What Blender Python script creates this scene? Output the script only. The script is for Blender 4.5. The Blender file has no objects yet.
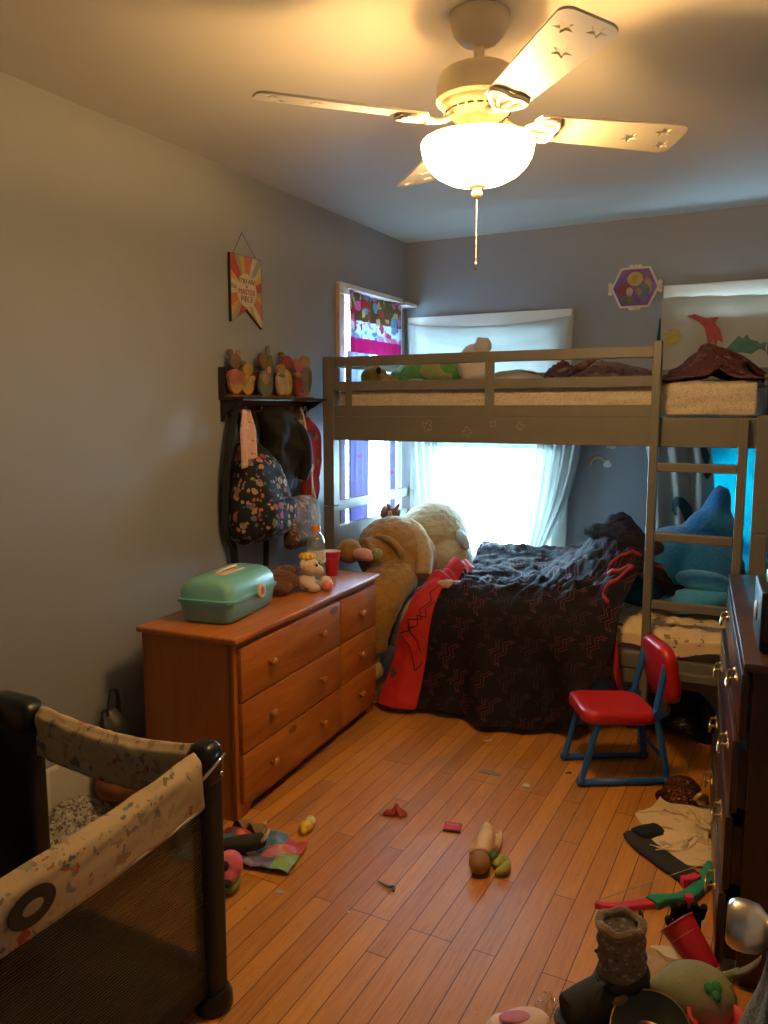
import bpy, bmesh, math, random
from mathutils import Vector, Matrix, noise, Euler
C = bpy.context.scene
COL = C.collection
PI = math.pi
rnd = random.Random(7)

# ------------------------------------------------------------------ nodes
class NT:
    def __init__(s, name):
        s.m = bpy.data.materials.new(name); s.m.use_nodes = True
        s.t = s.m.node_tree; s.t.nodes.clear()
        s.out = s.t.nodes.new('ShaderNodeOutputMaterial')
    def n(s, typ, ins=None, **props):
        nd = s.t.nodes.new('ShaderNode' + typ)
        for k, v in props.items(): setattr(nd, k, v)
        for k, v in (ins or {}).items(): s.set(nd.inputs[k], v)
        return nd
    def set(s, sock, v):
        if isinstance(v, bpy.types.NodeSocket): s.t.links.new(v, sock)
        else:
            if isinstance(v, (tuple, list)) and len(v) == 3 and sock.type == 'RGBA': v = (*v, 1)
            sock.default_value = v
    def math(s, op, a, b=0.0, c=None):
        d = {0: a, 1: b}
        if c is not None: d[2] = c
        return s.n('Math', d, operation=op).outputs[0]
    def mix(s, f, a, b):
        nd = s.n('Mix', data_type='RGBA')
        s.set(nd.inputs[0], f); s.set(nd.inputs[6], a); s.set(nd.inputs[7], b)
        return nd.outputs[2]
    def ramp(s, f, stops, interp='LINEAR'):
        nd = s.n('ValToRGB', {0: f}); r = nd.color_ramp; r.interpolation = interp
        while len(r.elements) > 1: r.elements.remove(r.elements[-1])
        for i, (p, c) in enumerate(stops):
            e = r.elements[0] if i == 0 else r.elements.new(p)
            e.position = p; e.color = (*c, 1) if len(c) == 3 else c
        return nd.outputs[0]
    def coord(s, kind='Object', scale=(1, 1, 1), rot=(0, 0, 0), loc=(0, 0, 0)):
        tc = s.n('TexCoord')
        mp = s.n('Mapping', {'Vector': tc.outputs[kind], 'Scale': scale, 'Rotation': rot, 'Location': loc})
        return mp.outputs[0]
    def noise(s, vec, scale=5., detail=3., rough=.5, dist=0.):
        return s.n('TexNoise', {'Vector': vec, 'Scale': scale, 'Detail': detail, 'Roughness': rough, 'Distortion': dist}).outputs[0]
    def bump(s, h, strength=.3, dist=.01):
        return s.n('Bump', {'Height': h, 'Strength': strength, 'Distance': dist}).outputs[0]
    def bsdf(s, color, rough=.6, metal=0., bump=None, **kw):
        d = {'Base Color': color, 'Roughness': rough, 'Metallic': metal}
        if bump is not None: d['Normal'] = bump
        d.update(kw)
        b = s.n('BsdfPrincipled', d)
        return b.outputs[0]
    def done(s, sh):
        s.t.links.new(sh, s.out.inputs[0]); return s.m

def plain(name, col, rough=.6, metal=0., var=.12, ns=6., bs=None, bstr=.2, stretch=(1, 1, 1), **kw):
    t = NT(name); v = t.coord(scale=stretch)
    nz = t.noise(v, ns, 4)
    dark = tuple(c * (1 - var) for c in col); lite = tuple(min(1, c * (1 + var)) for c in col)
    c = t.ramp(nz, [(.3, dark), (.7, lite)])
    b = t.bump(t.noise(v, bs, 3), bstr, .005) if bs else None
    return t.done(t.bsdf(c, rough, metal, b, **kw))

def fur(name, col, var=.25, scale=60., sheen=.4):
    t = NT(name); v = t.coord()
    a = t.noise(v, scale, 4, .7); b = t.noise(v, 5., 2)
    c1 = tuple(c * (1 - var) for c in col); c2 = tuple(min(1, c * (1 + var)) for c in col)
    c = t.mix(.5, t.ramp(a, [(.3, c1), (.7, c2)]), t.ramp(b, [(.35, c1), (.65, c2)]))
    return t.done(t.bsdf(c, .9, 0, t.bump(a, .7, .012), **{'Sheen Weight': sheen, 'Sheen Roughness': .4}))

def printed(name, base, cols, scale, size, dens=.7, base2=None, rough=.8, kind='Object', stretch=(1, 1, 1), transl=0., two=False, bump=None, wobble=.0):
    """fabric with scattered little motifs"""
    t = NT(name); v = t.coord(kind, scale=stretch)
    if wobble:
        nz = t.n('TexNoise', {'Vector': v, 'Scale': scale * 1.3, 'Detail': 2.}).outputs['Color']
        v = t.n('VectorMath', {0: v, 1: t.n('VectorMath', {0: nz, 3: wobble}, operation='SCALE').outputs[0]}, operation='ADD').outputs[0]
    c = base if base2 is None else t.ramp(t.noise(v, scale * .25, 2), [(.35, base), (.65, base2)])
    for k in range(2 if two else 1):
        vo = t.n('TexVoronoi', {'Vector': v, 'Scale': scale * (1 + .7 * k)})
        sp = t.n('SeparateColor', {0: vo.outputs['Color']})
        m = t.math('MULTIPLY', t.math('LESS_THAN', vo.outputs['Distance'], size), t.math('LESS_THAN', sp.outputs[0], dens))
        pc = t.ramp(sp.outputs[1], [(i / len(cols), q) for i, q in enumerate(cols)], 'CONSTANT')
        c = t.mix(m, c, pc)
    bp = t.bump(t.noise(t.coord(), bump, 3), .3, .004) if bump else None
    sh = t.bsdf(c, rough, 0, bp)
    if transl:
        tr = t.n('BsdfTranslucent', {0: c}).outputs[0]
        sh = t.n('MixShader', {0: transl, 1: sh, 2: tr}).outputs[0]
    return t.done(sh)

def wood(name, c1, c2, axis='Y', rough=.4, knots=True, scale=1., coat=.2):
    t = NT(name)
    st = {'X': (.12, 1, 1), 'Y': (1, .12, 1), 'Z': (1, 1, .12)}[axis]
    v = t.coord(scale=tuple(q * scale for q in st))
    g = t.noise(v, 16., 5, .6, 1.2); f = t.noise(v, 70., 3, .6)
    c = t.ramp(g, [(.28, c1), (.7, c2)])
    c = t.mix(t.math('MULTIPLY', f, .35), c, tuple(q * .55 for q in c1))
    if knots:
        st2 = tuple(1 if q == 1 else .45 for q in st)
        vo = t.n('TexVoronoi', {'Vector': t.coord(scale=st2), 'Scale': 6.5})
        m = t.math('MULTIPLY', t.math('LESS_THAN', vo.outputs['Distance'], .11), t.math('LESS_THAN', t.n('SeparateColor', {0: vo.outputs['Color']}).outputs[0], .45))
        c = t.mix(t.math('MULTIPLY', m, .75), c, tuple(q * .25 for q in c1))
    return t.done(t.bsdf(c, rough, 0, t.bump(g, .08, .004), **{'Coat Weight': coat, 'Coat Roughness': .3}))

# ------------------------------------------------------------------ objects
def link(name, data, mats, parent=None, loc=(0, 0, 0), rot=(0, 0, 0)):
    o = bpy.data.objects.new(name, data); COL.objects.link(o)
    if not isinstance(mats, (list, tuple)): mats = [mats]
    for m in mats: data.materials.append(m)
    o.location = loc; o.rotation_euler = rot
    if parent: o.parent = parent
    return o

def ob(name, bm, mats, parent=None, loc=(0, 0, 0), rot=(0, 0, 0), smooth=False, auto=None, solid=0, sub=0, off=0.):
    me = bpy.data.meshes.new(name)
    bmesh.ops.recalc_face_normals(bm, faces=bm.faces)
    if smooth:
        for f in bm.faces: f.smooth = True
    if auto:
        for f in bm.faces: f.smooth = True
        for e in bm.edges:
            if len(e.link_faces) == 2 and e.calc_face_angle(0) > math.radians(auto): e.smooth = False
    bm.to_mesh(me); bm.free()
    o = link(name, me, mats, parent, loc, rot)
    if solid:
        md = o.modifiers.new('thick', 'SOLIDIFY'); md.thickness = solid; md.offset = off
    if sub:
        md = o.modifiers.new('sub', 'SUBSURF'); md.levels = sub; md.render_levels = sub
    return o

def tag(o, label, cat, group=None, kind=None):
    o['label'] = label; o['category'] = cat
    if group: o['group'] = group
    if kind: o['kind'] = kind
    return o
def thing(name, label, cat, loc=(0, 0, 0), rotz=0, group=None, rot=None):
    o = bpy.data.objects.new(name, None); COL.objects.link(o)
    o.location = loc; o.rotation_euler = rot or (0, 0, rotz); o.empty_display_size = .05
    return tag(o, label, cat, group)
def struct(o): o['kind'] = 'structure'; return o
def sroot(name, loc=(0, 0, 0)):
    o = bpy.data.objects.new(name, None); COL.objects.link(o); o.location = loc
    return struct(o)

def box(bm, lo, hi, bev=0, seg=2, mi=0):
    lo, hi = Vector(lo), Vector(hi); c = (lo + hi) / 2; d = hi - lo
    r = bmesh.ops.create_cube(bm, size=1, matrix=Matrix.Translation(c) @ Matrix.Diagonal((*d, 1)))
    vs = r['verts']; fs = set(f for v in vs for f in v.link_faces)
    if bev:
        es = list(set(e for v in vs for e in v.link_edges))
        q = bmesh.ops.bevel(bm, geom=es, offset=bev, segments=seg, profile=.5, affect='EDGES')
        fs |= set(q['faces'])
    for f in fs:
        if f.is_valid: f.material_index = mi
    return bm
def B(lo, hi, bev=0, seg=2): return box(bmesh.new(), lo, hi, bev, seg)

def ball(bm, c, r, rot=(0, 0, 0), seg=20, mi=0):
    if not isinstance(r, (tuple, list)): r = (r, r, r)
    m = Matrix.Translation(c) @ Euler(rot).to_matrix().to_4x4() @ Matrix.Diagonal((*r, 1))
    q = bmesh.ops.create_uvsphere(bm, u_segments=seg, v_segments=max(8, seg // 2 + 2), radius=1, matrix=m)
    for v in q['verts']:
        for f in v.link_faces: f.material_index = mi
    return bm

def lathe(bm, prof, seg=32, M=None, mi=0):
    M = M or Matrix()
    rings = []
    for r, z in prof:
        if r < 1e-5: rings.append([bm.verts.new(M @ Vector((0, 0, z)))])
        else: rings.append([bm.verts.new(M @ Vector((r * math.cos(2 * PI * i / seg), r * math.sin(2 * PI * i / seg), z))) for i in range(seg)])
    for a, b in zip(rings, rings[1:]):
        for i in range(seg):
            j = (i + 1) % seg
            if len(a) == 1 and len(b) == 1: continue
            if len(a) == 1: f = bm.faces.new((a[0], b[i], b[j]))
            elif len(b) == 1: f = bm.faces.new((a[i], a[j], b[0]))
            else: f = bm.faces.new((a[i], a[j], b[j], b[i]))
            f.material_index = mi
    return bm

def smoothpath(pts, n=6):
    pts = [Vector(p) for p in pts]; out = []
    for i in range(len(pts) - 1):
        p0 = pts[max(i - 1, 0)]; p1 = pts[i]; p2 = pts[i + 1]; p3 = pts[min(i + 2, len(pts) - 1)]
        for k in range(n):
            t = k / n
            out.append(.5 * ((2 * p1) + (p2 - p0) * t + (2 * p0 - 5 * p1 + 4 * p2 - p3) * t * t + (3 * p1 - p0 - 3 * p2 + p3) * t ** 3))
    out.append(pts[-1]); return out

def tube(bm, pts, r, seg=10, sm=0, flat=1., caps=True, updir=None):
    """swept tube; r is a number or one per point; flat squeezes it along the frame's second axis"""
    n0 = len(pts)
    if sm:
        rr = r if isinstance(r, (list, tuple)) else [r] * n0
        rp = smoothpath([(q, 0, 0) for q in rr], sm); pts = smoothpath(pts, sm); r = [p.x for p in rp]
    pts = [Vector(p) for p in pts]
    rr = r if isinstance(r, (list, tuple)) else [r] * len(pts)
    up = Vector(updir) if updir else Vector((0, 0, 1)); rings = []
    for i, p in enumerate(pts):
        d = (pts[min(i + 1, len(pts) - 1)] - pts[max(i - 1, 0)]).normalized()
        a = d.cross(up)
        if a.length < 1e-3: a = d.cross(Vector((0, 1, .1)))
        a.normalize(); b = a.cross(d).normalized()
        if not updir: up = b
        rings.append([bm.verts.new(p + a * rr[i] * math.cos(2 * PI * k / seg) + b * rr[i] * flat * math.sin(2 * PI * k / seg)) for k in range(seg)])
    for x, y in zip(rings, rings[1:]):
        for k in range(seg): bm.faces.new((x[k], x[(k + 1) % seg], y[(k + 1) % seg], y[k]))
    if caps:
        bm.faces.new(rings[0]); bm.faces.new(rings[-1][::-1])
    return bm

def prism(bm, pts, h, M=None, mi=0, holes=()):
    """extrude an outline (xy points) by h along z"""
    M = M or Matrix(); edges = []
    for lp in [pts, *holes]:
        vs = [bm.verts.new((x, y, 0)) for x, y in lp]
        edges += [bm.edges.new((vs[i], vs[(i + 1) % len(vs)])) for i in range(len(vs))]
    q = bmesh.ops.triangle_fill(bm, edges=edges, use_beauty=True, use_dissolve=False)
    fs = [g for g in q['geom'] if isinstance(g, bmesh.types.BMFace)]
    e = bmesh.ops.extrude_face_region(bm, geom=fs)
    vs = [g for g in e['geom'] if isinstance(g, bmesh.types.BMVert)]
    bmesh.ops.translate(bm, vec=(0, 0, h), verts=vs)
    allv = set(v for f in fs if f.is_valid for v in f.verts) | set(vs)
    allf = set(f for v in allv for f in v.link_faces)
    for v in allv: v.co = M @ v.co
    for f in allf: f.material_index = mi
    return bm

def sheet(fn, nu, nv, size=(1, 1), mat_fn=None):
    bm = bmesh.new(); uv = bm.loops.layers.uv.new('UVMap'); g = []
    for j in range(nv + 1):
        g.append([bm.verts.new(fn(i / nu, j / nv)) for i in range(nu + 1)])
    for j in range(nv):
        for i in range(nu):
            f = bm.faces.new((g[j][i], g[j][i + 1], g[j + 1][i + 1], g[j + 1][i]))
            for l, (a, b) in zip(f.loops, ((i, j), (i + 1, j), (i + 1, j + 1), (i, j + 1))):
                l[uv].uv = (a / nu * size[0], b / nv * size[1])
            if mat_fn: f.material_index = mat_fn((i + .5) / nu, (j + .5) / nv)
            f.smooth = True
    return bm

def nz(x, y=0, z=0): return noise.noise(Vector((x, y, z)))
def ridge(x, y, z=0): return 1 - abs(noise.noise(Vector((x, y, z)))) * 2
def sstep(a, b, x):
    t = min(1, max(0, (x - a) / (b - a))); return t * t * (3 - 2 * t)
def lerp(a, b, t): return a + (b - a) * t
def pl(keys, t):
    """piecewise smooth key interpolation: keys = [(t, value), ...]"""
    if t <= keys[0][0]: return keys[0][1]
    for (a, x), (b, y) in zip(keys, keys[1:]):
        if t <= b: return lerp(x, y, sstep(a, b, t))
    return keys[-1][1]

import numpy as np
def cloth_drop(W, H, rx, ry, seed, nu=46, nv=46, mound=0., drop=.10, steps=90, stiff=.5, iters=8, mr=.75, thick=.004, relax=.6):
    """a small cloth dropped in a heap: rest size W x H squeezed into rx x ry, settling on the floor (or on a soft mound)"""
    rg = np.random.RandomState(seed)
    U, V = np.meshgrid(np.linspace(-.5, .5, nu), np.linspace(-.5, .5, nv), indexing='ij')
    X = np.stack([U * rx * 2, V * ry * 2, np.zeros_like(U)], -1)
    def field(k):
        f = np.zeros_like(U)
        for _ in range(5):
            a, b, p = rg.uniform(-k, k), rg.uniform(-k, k), rg.uniform(0, 6.28); f += np.sin(2 * PI * (a * U + b * V) + p)
        return f / 2.2
    m = (rx + ry) / 2
    X[..., 0] += field(2.2) * .22 * m; X[..., 1] += field(2.2) * .22 * m
    g = lambda P: mound * np.exp(-((P[..., 0] / (rx * mr)) ** 2 + (P[..., 1] / (ry * mr)) ** 2) ** 1.3) + thick
    X[..., 2] = g(X) + drop * (.4 + .6 * np.abs(field(3.2)))
    du, dv = W / (nu - 1), H / (nv - 1)
    cons = []
    def add(i0, j0, i1, j1, L, k): cons.append((i0, j0, i1, j1, L, k))
    A = slice(None)
    def sl(d, n): return (slice(0, n - d), slice(d, n))
    for d, k in ((1, 1.), (2, stiff), (4, stiff * .35)):
        a, b = sl(d, nu); cons.append((a, A, b, A, du * d, k)); a, b = sl(d, nv); cons.append((A, a, A, b, dv * d, k))
    a, b = sl(1, nu); c, e = sl(1, nv); dg = math.hypot(du, dv)
    cons.append((a, c, b, e, dg, .6)); cons.append((b, c, a, e, dg, .6))
    V_ = np.zeros_like(X); dt = 1 / 60
    for st in range(steps):
        V_[..., 2] -= 9.8 * dt; V_ *= .93; P = X + V_ * dt
        for it in range(iters):
            for i0, j0, i1, j1, L, k in cons:
                p, q = P[i0, j0], P[i1, j1]; d = q - p; ln = np.sqrt((d * d).sum(-1, keepdims=True)) + 1e-9
                if L > 1.5 * max(du, dv): k2 = np.where(ln < L, k, 0.)       # bending only pushes apart
                else: k2 = k
                c_ = d * ((ln - L) / ln) * .5 * k2 * relax
                P[i0, j0] += c_; P[i1, j1] -= c_
            h = g(P); low = P[..., 2] < h
            P[..., 2] = np.where(low, h, P[..., 2])
        P[..., :2] = np.where(low[..., None], X[..., :2] + (P[..., :2] - X[..., :2]) * .35, P[..., :2])
        V_ = (P - X) / dt; X = P
    # light separation of the layers that ended up on the floor
    X[..., 2] += .0035 * np.abs(field(2.0))
    return sheet(lambda u, v: tuple(X[min(int(round(u * (nu - 1))), nu - 1), min(int(round(v * (nv - 1))), nv - 1)]), nu - 1, nv - 1, (W, H))
def cloth_thing(name, label, cat, mat, loc, rotz=0, solid=.004, sub=1, **kw):
    o = ob(name, cloth_drop(**kw), mat, loc=loc, rot=(0, 0, rotz), solid=solid, sub=sub, smooth=True); tag(o, label, cat); return o

def plush(name, parts, mat, parent=None, vox=.012, smooth=6, disp=.006, dscale=.03, loc=(0, 0, 0), rot=(0, 0, 0)):
    """overlapping ellipsoids (centre, radii, rotation) fused into one soft body"""
    bm = bmesh.new()
    for p in parts:
        if p[0] == 'tube': tube(bm, p[1], p[2], 14, 5, p[3] if len(p) > 3 else 1.)
        else: ball(bm, p[0], p[1], p[2] if len(p) > 2 else (0, 0, 0), 24)
    o = ob(name, bm, mat, parent, loc, rot, smooth=True)
    m = o.modifiers.new('fuse', 'REMESH'); m.mode = 'VOXEL'; m.voxel_size = vox; m.use_smooth_shade = True
    m = o.modifiers.new('soft', 'SMOOTH'); m.iterations = smooth; m.factor = .5
    if disp:
        tx = bpy.data.textures.new(name + '_fur', 'CLOUDS'); tx.noise_scale = dscale; tx.noise_depth = 2
        m = o.modifiers.new('pile', 'DISPLACE'); m.texture = tx; m.strength = disp; m.mid_level = .5; m.texture_coords = 'LOCAL'
    return o

def crumple(cx_r, h, seed, nr=26, nt=72, fold=3., amp=.4, skew=(0, 0), size=.4):
    """a dropped heap of cloth: cx_r(theta) is its outline radius, h its height"""
    def fn(u, v):
        th = 2 * PI * u; R = cx_r(th); r = max(v, .001)
        x = R * r * math.cos(th); y = R * r * math.sin(th)
        fk = fold * .28 / max(.06, R); f = ridge(x * fold * 4 + seed, y * fold * 4, seed) * .5 + ridge(x * fk * 9 + y * fk * 4 + 3, y * fk * 8, seed + 5) * .4
        env = (1 - r ** 2.2)
        f = max(0, f) ** 1.7 * 1.35; z = h * env * (1 - amp + amp * f) + .012 * (ridge(x * 30, y * 30, seed)) * (1 - r ** 6) + .006
        k = 1 + .1 * nz(th * 2, r * 3, seed)
        return (x * k + skew[0] * env, y * k + skew[1] * env, max(z, .004))
    return sheet(fn, nt, nr, (size, size))

def text(name, body, size, mat, parent, loc, rot, extrude=.0008, align='CENTER', sx=1.):
    cu = bpy.data.curves.new(name, 'FONT'); cu.body = body; cu.size = size; cu.extrude = extrude
    cu.align_x = align; cu.align_y = 'CENTER'
    tmp = bpy.data.objects.new(name, cu); me = bpy.data.meshes.new_from_object(tmp); bpy.data.objects.remove(tmp)
    o = link(name, me, mat, parent, loc, rot); o.scale = (sx, 1, 1)
    return o

def dup(o, parent=None):
    c = o.copy(); COL.objects.link(c); c.parent = parent
    for ch in list(o.children): dup(ch, c)
    return c

# ------------------------------------------------------------------ materials
M = {}
def wall_paint(name, col):
    t = NT(name); v = t.coord()
    c = t.ramp(t.noise(v, 1.3, 4), [(.3, tuple(q * .95 for q in col)), (.7, tuple(q * 1.04 for q in col))])
    return t.done(t.bsdf(c, .55, 0, t.bump(t.noise(v, 160., 3), .12, .003)))
M['wall'] = wall_paint('grey_wall_paint', (.275, .29, .318))
M['ceil'] = wall_paint('ceiling_paint', (.62, .605, .57))
M['trim'] = plain('white_trim_paint', (.74, .73, .70), .4, var=.05)
M['trimwood'] = plain('bare_trim_edge', (.62, .42, .24), .6)
M['bed'] = plain('taupe_bed_paint', (.158, .15, .135), .42, var=.06, ns=9, bs=50, bstr=.04)
M['slatwood'] = wood('pale_slat_wood', (.45, .25, .10), (.62, .38, .18), 'Y', .6, False)
M['fan'] = plain('cream_fan_paint', (.74, .68, .57), .38, var=.02)
M['blade'] = plain('white_blade_paint', (.74, .70, .63), .42, var=.03)
M['dark'] = plain('dark_gap', (.02, .018, .016), .8)
M['steel'] = plain('brushed_nickel', (.62, .58, .52), .28, 1., var=.05, ns=3, stretch=(1, 12, 12))
M['brass'] = plain('worn_brass', (.48, .34, .15), .34, 1.)
M['chrome'] = plain('chrome', (.8, .8, .8), .15, 1.)

def floor_mat():
    t = NT('oak_strip_floor')
    v = t.coord(rot=(0, 0, PI / 2))
    br = t.n('TexBrick', {'Vector': v, 'Color1': (.66, .295, .052), 'Color2': (.34, .128, .02), 'Mortar': (.05, .018, .005), 'Scale': 1., 'Mortar Size': .0014,
             'Mortar Smooth': .15, 'Bias': 0., 'Brick Width': .93, 'Row Height': .0635}, offset=.37, offset_frequency=3, squash=1.35, squash_frequency=5)
    g = t.noise(t.coord(scale=(14, .9, 1)), 7., 6, .65, .8)
    c = t.mix(.45, br.outputs[0], t.ramp(g, [(.3, (.33, .115, .018)), (.52, (.54, .22, .04)), (.75, (.70, .33, .08))]))
    c = t.mix(br.outputs[1], c, (.05, .018, .006))
    # worn grey streaks and pale scuffs
    w = t.noise(t.coord(scale=(3.2, .55, 1), loc=(.4, .2, 0)), 2.4, 4, .6)
    c = t.mix(t.math('MULTIPLY', t.ramp(w, [(.56, (0, 0, 0)), (.72, (1, 1, 1))]), .5), c, (.24, .13, .07))
    s = t.noise(t.coord(), 55., 2, .5)
    c = t.mix(t.math('MULTIPLY', t.math('GREATER_THAN', s, .74), .6), c, (.13, .06, .02))
    r = t.ramp(t.noise(t.coord(), 3., 4), [(.3, (.30,) * 3), (.7, (.50,) * 3)])
    h = t.math('SUBTRACT', t.math('MULTIPLY', g, .15), br.outputs[1])
    return t.done(t.bsdf(c, r, 0, t.bump(h, .35, .0025), **{'Coat Weight': .12, 'Coat Roughness': .3}))
M['floor'] = floor_mat()

def thin_glass(name, tint=(1, 1, 1), refl=.06):
    t = NT(name)
    tr = t.n('BsdfTransparent', {0: tint}).outputs[0]; gl = t.n('BsdfGlossy', {0: (1, 1, 1), 1: .03}).outputs[0]
    lw = t.n('LayerWeight', {0: .25}).outputs[1]
    f = t.math('ADD', t.math('MULTIPLY', lw, .5), refl)
    return t.done(t.n('MixShader', {0: f, 1: tr, 2: gl}).outputs[0])
M['glass'] = thin_glass('window_glass')

def sheer(name, col, opaque=.5, transl=.6, folds=0):
    t = NT(name)
    c = t.ramp(t.noise(t.coord(), 4., 3), [(.3, tuple(q * .93 for q in col)), (.7, col)])
    d = t.n('BsdfDiffuse', {0: c}).outputs[0]; tl = t.n('BsdfTranslucent', {0: c}).outputs[0]
    s = t.n('MixShader', {0: transl, 1: d, 2: tl}).outputs[0]
    tr = t.n('BsdfTransparent', {0: (1, 1, 1)}).outputs[0]
    return t.done(t.n('MixShader', {0: opaque, 1: tr, 2: s}).outputs[0])

# ------------------------------------------------------------------ room shell
XL, XR, YB, YF, ZC = -2.246, .42, 4.60, -.55, 2.485
struct(ob('floor', B((XL - .15, YF - .15, -.1), (XR + .15, YB + .15, 0)), M['floor']))
struct(ob('ceiling', B((XL - .15, YF - .15, ZC), (XR + .15, YB + .15, ZC + .1)), M['ceil']))
def wall_boxes(axis, v0, v1, a0, a1, z0, z1, holes):
    """wall slab between v0..v1 on its thin axis, spanning a0..a1; holes = [(a, b, zlo, zhi)] sorted"""
    bm = bmesh.new()
    def bx(p, q, r, s):
        if q - p < 1e-4 or s - r < 1e-4: return
        box(bm, (v0, p, r) if axis == 'x' else (p, v0, r), (v1, q, s) if axis == 'x' else (q, v1, s))
    cur = a0
    for a, b, lo, hi in holes:
        bx(cur, a, z0, z1); bx(a, b, z0, lo); bx(a, b, hi, z1); cur = b
    bx(cur, a1, z0, z1)
    return bm
H1 = (3.80, 4.455, .72, 2.075)
H2 = (-2.13, -1.27, .55, 1.93); H3 = (-.60, .16, .60, 2.02)
struct(ob('wall_left', wall_boxes('x', XL - .12, XL, YF, YB + .12, 0, ZC, [H1]), M['wall']))
struct(ob('wall_back', wall_boxes('y', YB, YB + .12, XL, XR, 0, ZC, [H2, H3]), M['wall']))
struct(ob('wall_right', wall_boxes('x', XR, XR + .12, YF, YB + .12, 0, ZC, []), M['wall']))
struct(ob('wall_front', wall_boxes('y', YF - .12, YF, XL, XR, 0, ZC, []), M['wall']))
bm = B((XL, YF, 0), (XL + .016, YB, .125), .004); box(bm, (XL, 1.2, 0), (XL + .03, 1.90, .215), .005)
struct(ob('baseboard_left', bm, M['trim']))
struct(ob('baseboard_back', B((XL + .02, YB - .016, 0), (XR, YB, .13), .004), M['trim']))
struct(ob('baseboard_right', B((XR - .016, YF, 0), (XR, YB - .02, .13), .004), M['trim']))

def make_window(name, axis, h, trim, depth=.12):
    """trim, two sashes, panes and a sill in a wall hole"""
    a, b, lo, hi = h; r = sroot(name)
    def bx(bm, p, q, z0, z1, d0, d1, bev=.004):      # d = distance out of the room from the wall face
        if axis == 'x': box(bm, (XL - d1, p, z0), (XL - d0, q, z1), bev)
        else: box(bm, (p, YB + d0, z0), (q, YB + d1, z1), bev)
    f = bmesh.new(); t = trim; o = .003
    bx(f, a - t, a + .004, lo - .02, hi + t, -.02, o); bx(f, b - .004, b + t, lo - .02, hi + t, -.02, o)
    bx(f, a - t, b + t, hi - .004, hi + t + .004, -.026, o)
    bx(f, a, a + .012, lo, hi, 0, depth); bx(f, b - .012, b, lo, hi, 0, depth); bx(f, a, b, hi - .012, hi, 0, depth)
    ob('window_frame', f, M['trim'], r)
    s = bmesh.new(); bx(s, a - t - .01, b + t + .01, lo - .03, lo + .004, -.04, depth); ob('window_sill', s, M['trim'], r)
    mid = (lo + hi) / 2
    for z0, z1, d in ((mid - .02, hi - .012, .085), (lo + .004, mid + .02, .05)):
        s = bmesh.new(); w = .035
        bx(s, a + .012, a + .012 + w, z0, z1, d, d + .03); bx(s, b - .012 - w, b - .012, z0, z1, d, d + .03)
        bx(s, a + .012, b - .012, z0, z0 + w, d, d + .03); bx(s, a + .012, b - .012, z1 - w, z1, d, d + .03)
        so = ob('sash', s, M['trim'], r)
        g = bmesh.new(); bx(g, a + .04, b - .04, z0 + .03, z1 - .03, d + .013, d + .017, 0); ob('pane', g, M['glass'], so)
    # portal that tells the renderer daylight comes in here
    ld = bpy.data.lights.new(name + '_daylight', 'AREA'); ld.shape = 'RECTANGLE'; ld.size = b - a; ld.size_y = hi - lo; ld.cycles.is_portal = True
    lo_ = bpy.data.objects.new(name + '_daylight', ld); COL.objects.link(lo_)
    c = ((a + b) / 2, (lo + hi) / 2)
    if axis == 'x': lo_.location = (XL - .125, c[0], c[1]); lo_.rotation_euler = (0, -PI / 2, 0)
    else: lo_.location = (c[0], YB + .125, c[1]); lo_.rotation_euler = (-PI / 2, 0, 0)
    if axis == 'x': ld.size, ld.size_y = hi - lo, b - a
    return r
w1 = make_window('window_1', 'x', H1, .055)
e = bmesh.new(); box(e, (XL - .001, H1[0] - .058, .7), (XL + .0205, H1[0] - .0545, 2.12)); ob('trim_edge', e, M['trimwood'], w1)
make_window('window_2', 'y', H2, .09)
make_window('window_3', 'y', H3, .09)

# open door beside the camera, its leaf just out of the picture and its knob reaching in
d = sroot('door_1', (.033, .96, 0))
bm = bmesh.new(); box(bm, (0, -.78, .01), (.035, 0, 2.03), .003)
for z0, z1 in ((.2, .95), (1.1, 1.9)): box(bm, (-.003, -.66, z0), (.002, -.12, z1), .002)
ob('leaf', bm, M['trim'], d)
MX = Matrix.Translation((0, -.06, .885)) @ Matrix.Rotation(-PI / 2, 4, 'Y')
bm = lathe(bmesh.new(), [(0, .001), (.031, .001), (.031, .006), (.027, .009), (.013, .012), (.012, .026), (.018, .032), (.0255, .04), (.0275, .052), (.0268, .063), (.0235, .0695), (.020, .0715), (.0185, .0695), (0, .0695)], 40, MX)
ob('knob', bm, M['steel'], d, auto=45)

# ------------------------------------------------------------------ daylight, camera
W = bpy.data.worlds.new('overcast_sky'); C.world = W; W.use_nodes = True
bg = W.node_tree.nodes['Background']; bg.inputs[0].default_value = (.44, .76, 1., 1); bg.inputs[1].default_value = 22.0
cd = bpy.data.cameras.new('camera'); cam = bpy.data.objects.new('camera', cd); COL.objects.link(cam)
cd.sensor_fit = 'HORIZONTAL'; cd.sensor_width = 36; cd.lens = 36 * 790 / 768; cd.clip_start = .02
cam.location = (0, 0, 1.45); cam.rotation_euler = (PI / 2 - math.atan(102 / 790), 0, math.radians(27.57))
C.camera = cam
C.view_settings.view_transform = 'Standard'; C.view_settings.look = 'None'; C.view_settings.exposure = 1.0; C.view_settings.gamma = 1
C.view_settings.use_curve_mapping = False
C.cycles.max_bounces = 10; C.cycles.transparent_max_bounces = 16; C.cycles.sample_clamp_indirect = 6

def kid(name, bm, mat, T, **kw):        # bm in world coordinates, T unrotated
    return ob(name, bm, mat, T, loc=tuple(-Vector(T.location)), **kw)

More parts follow.
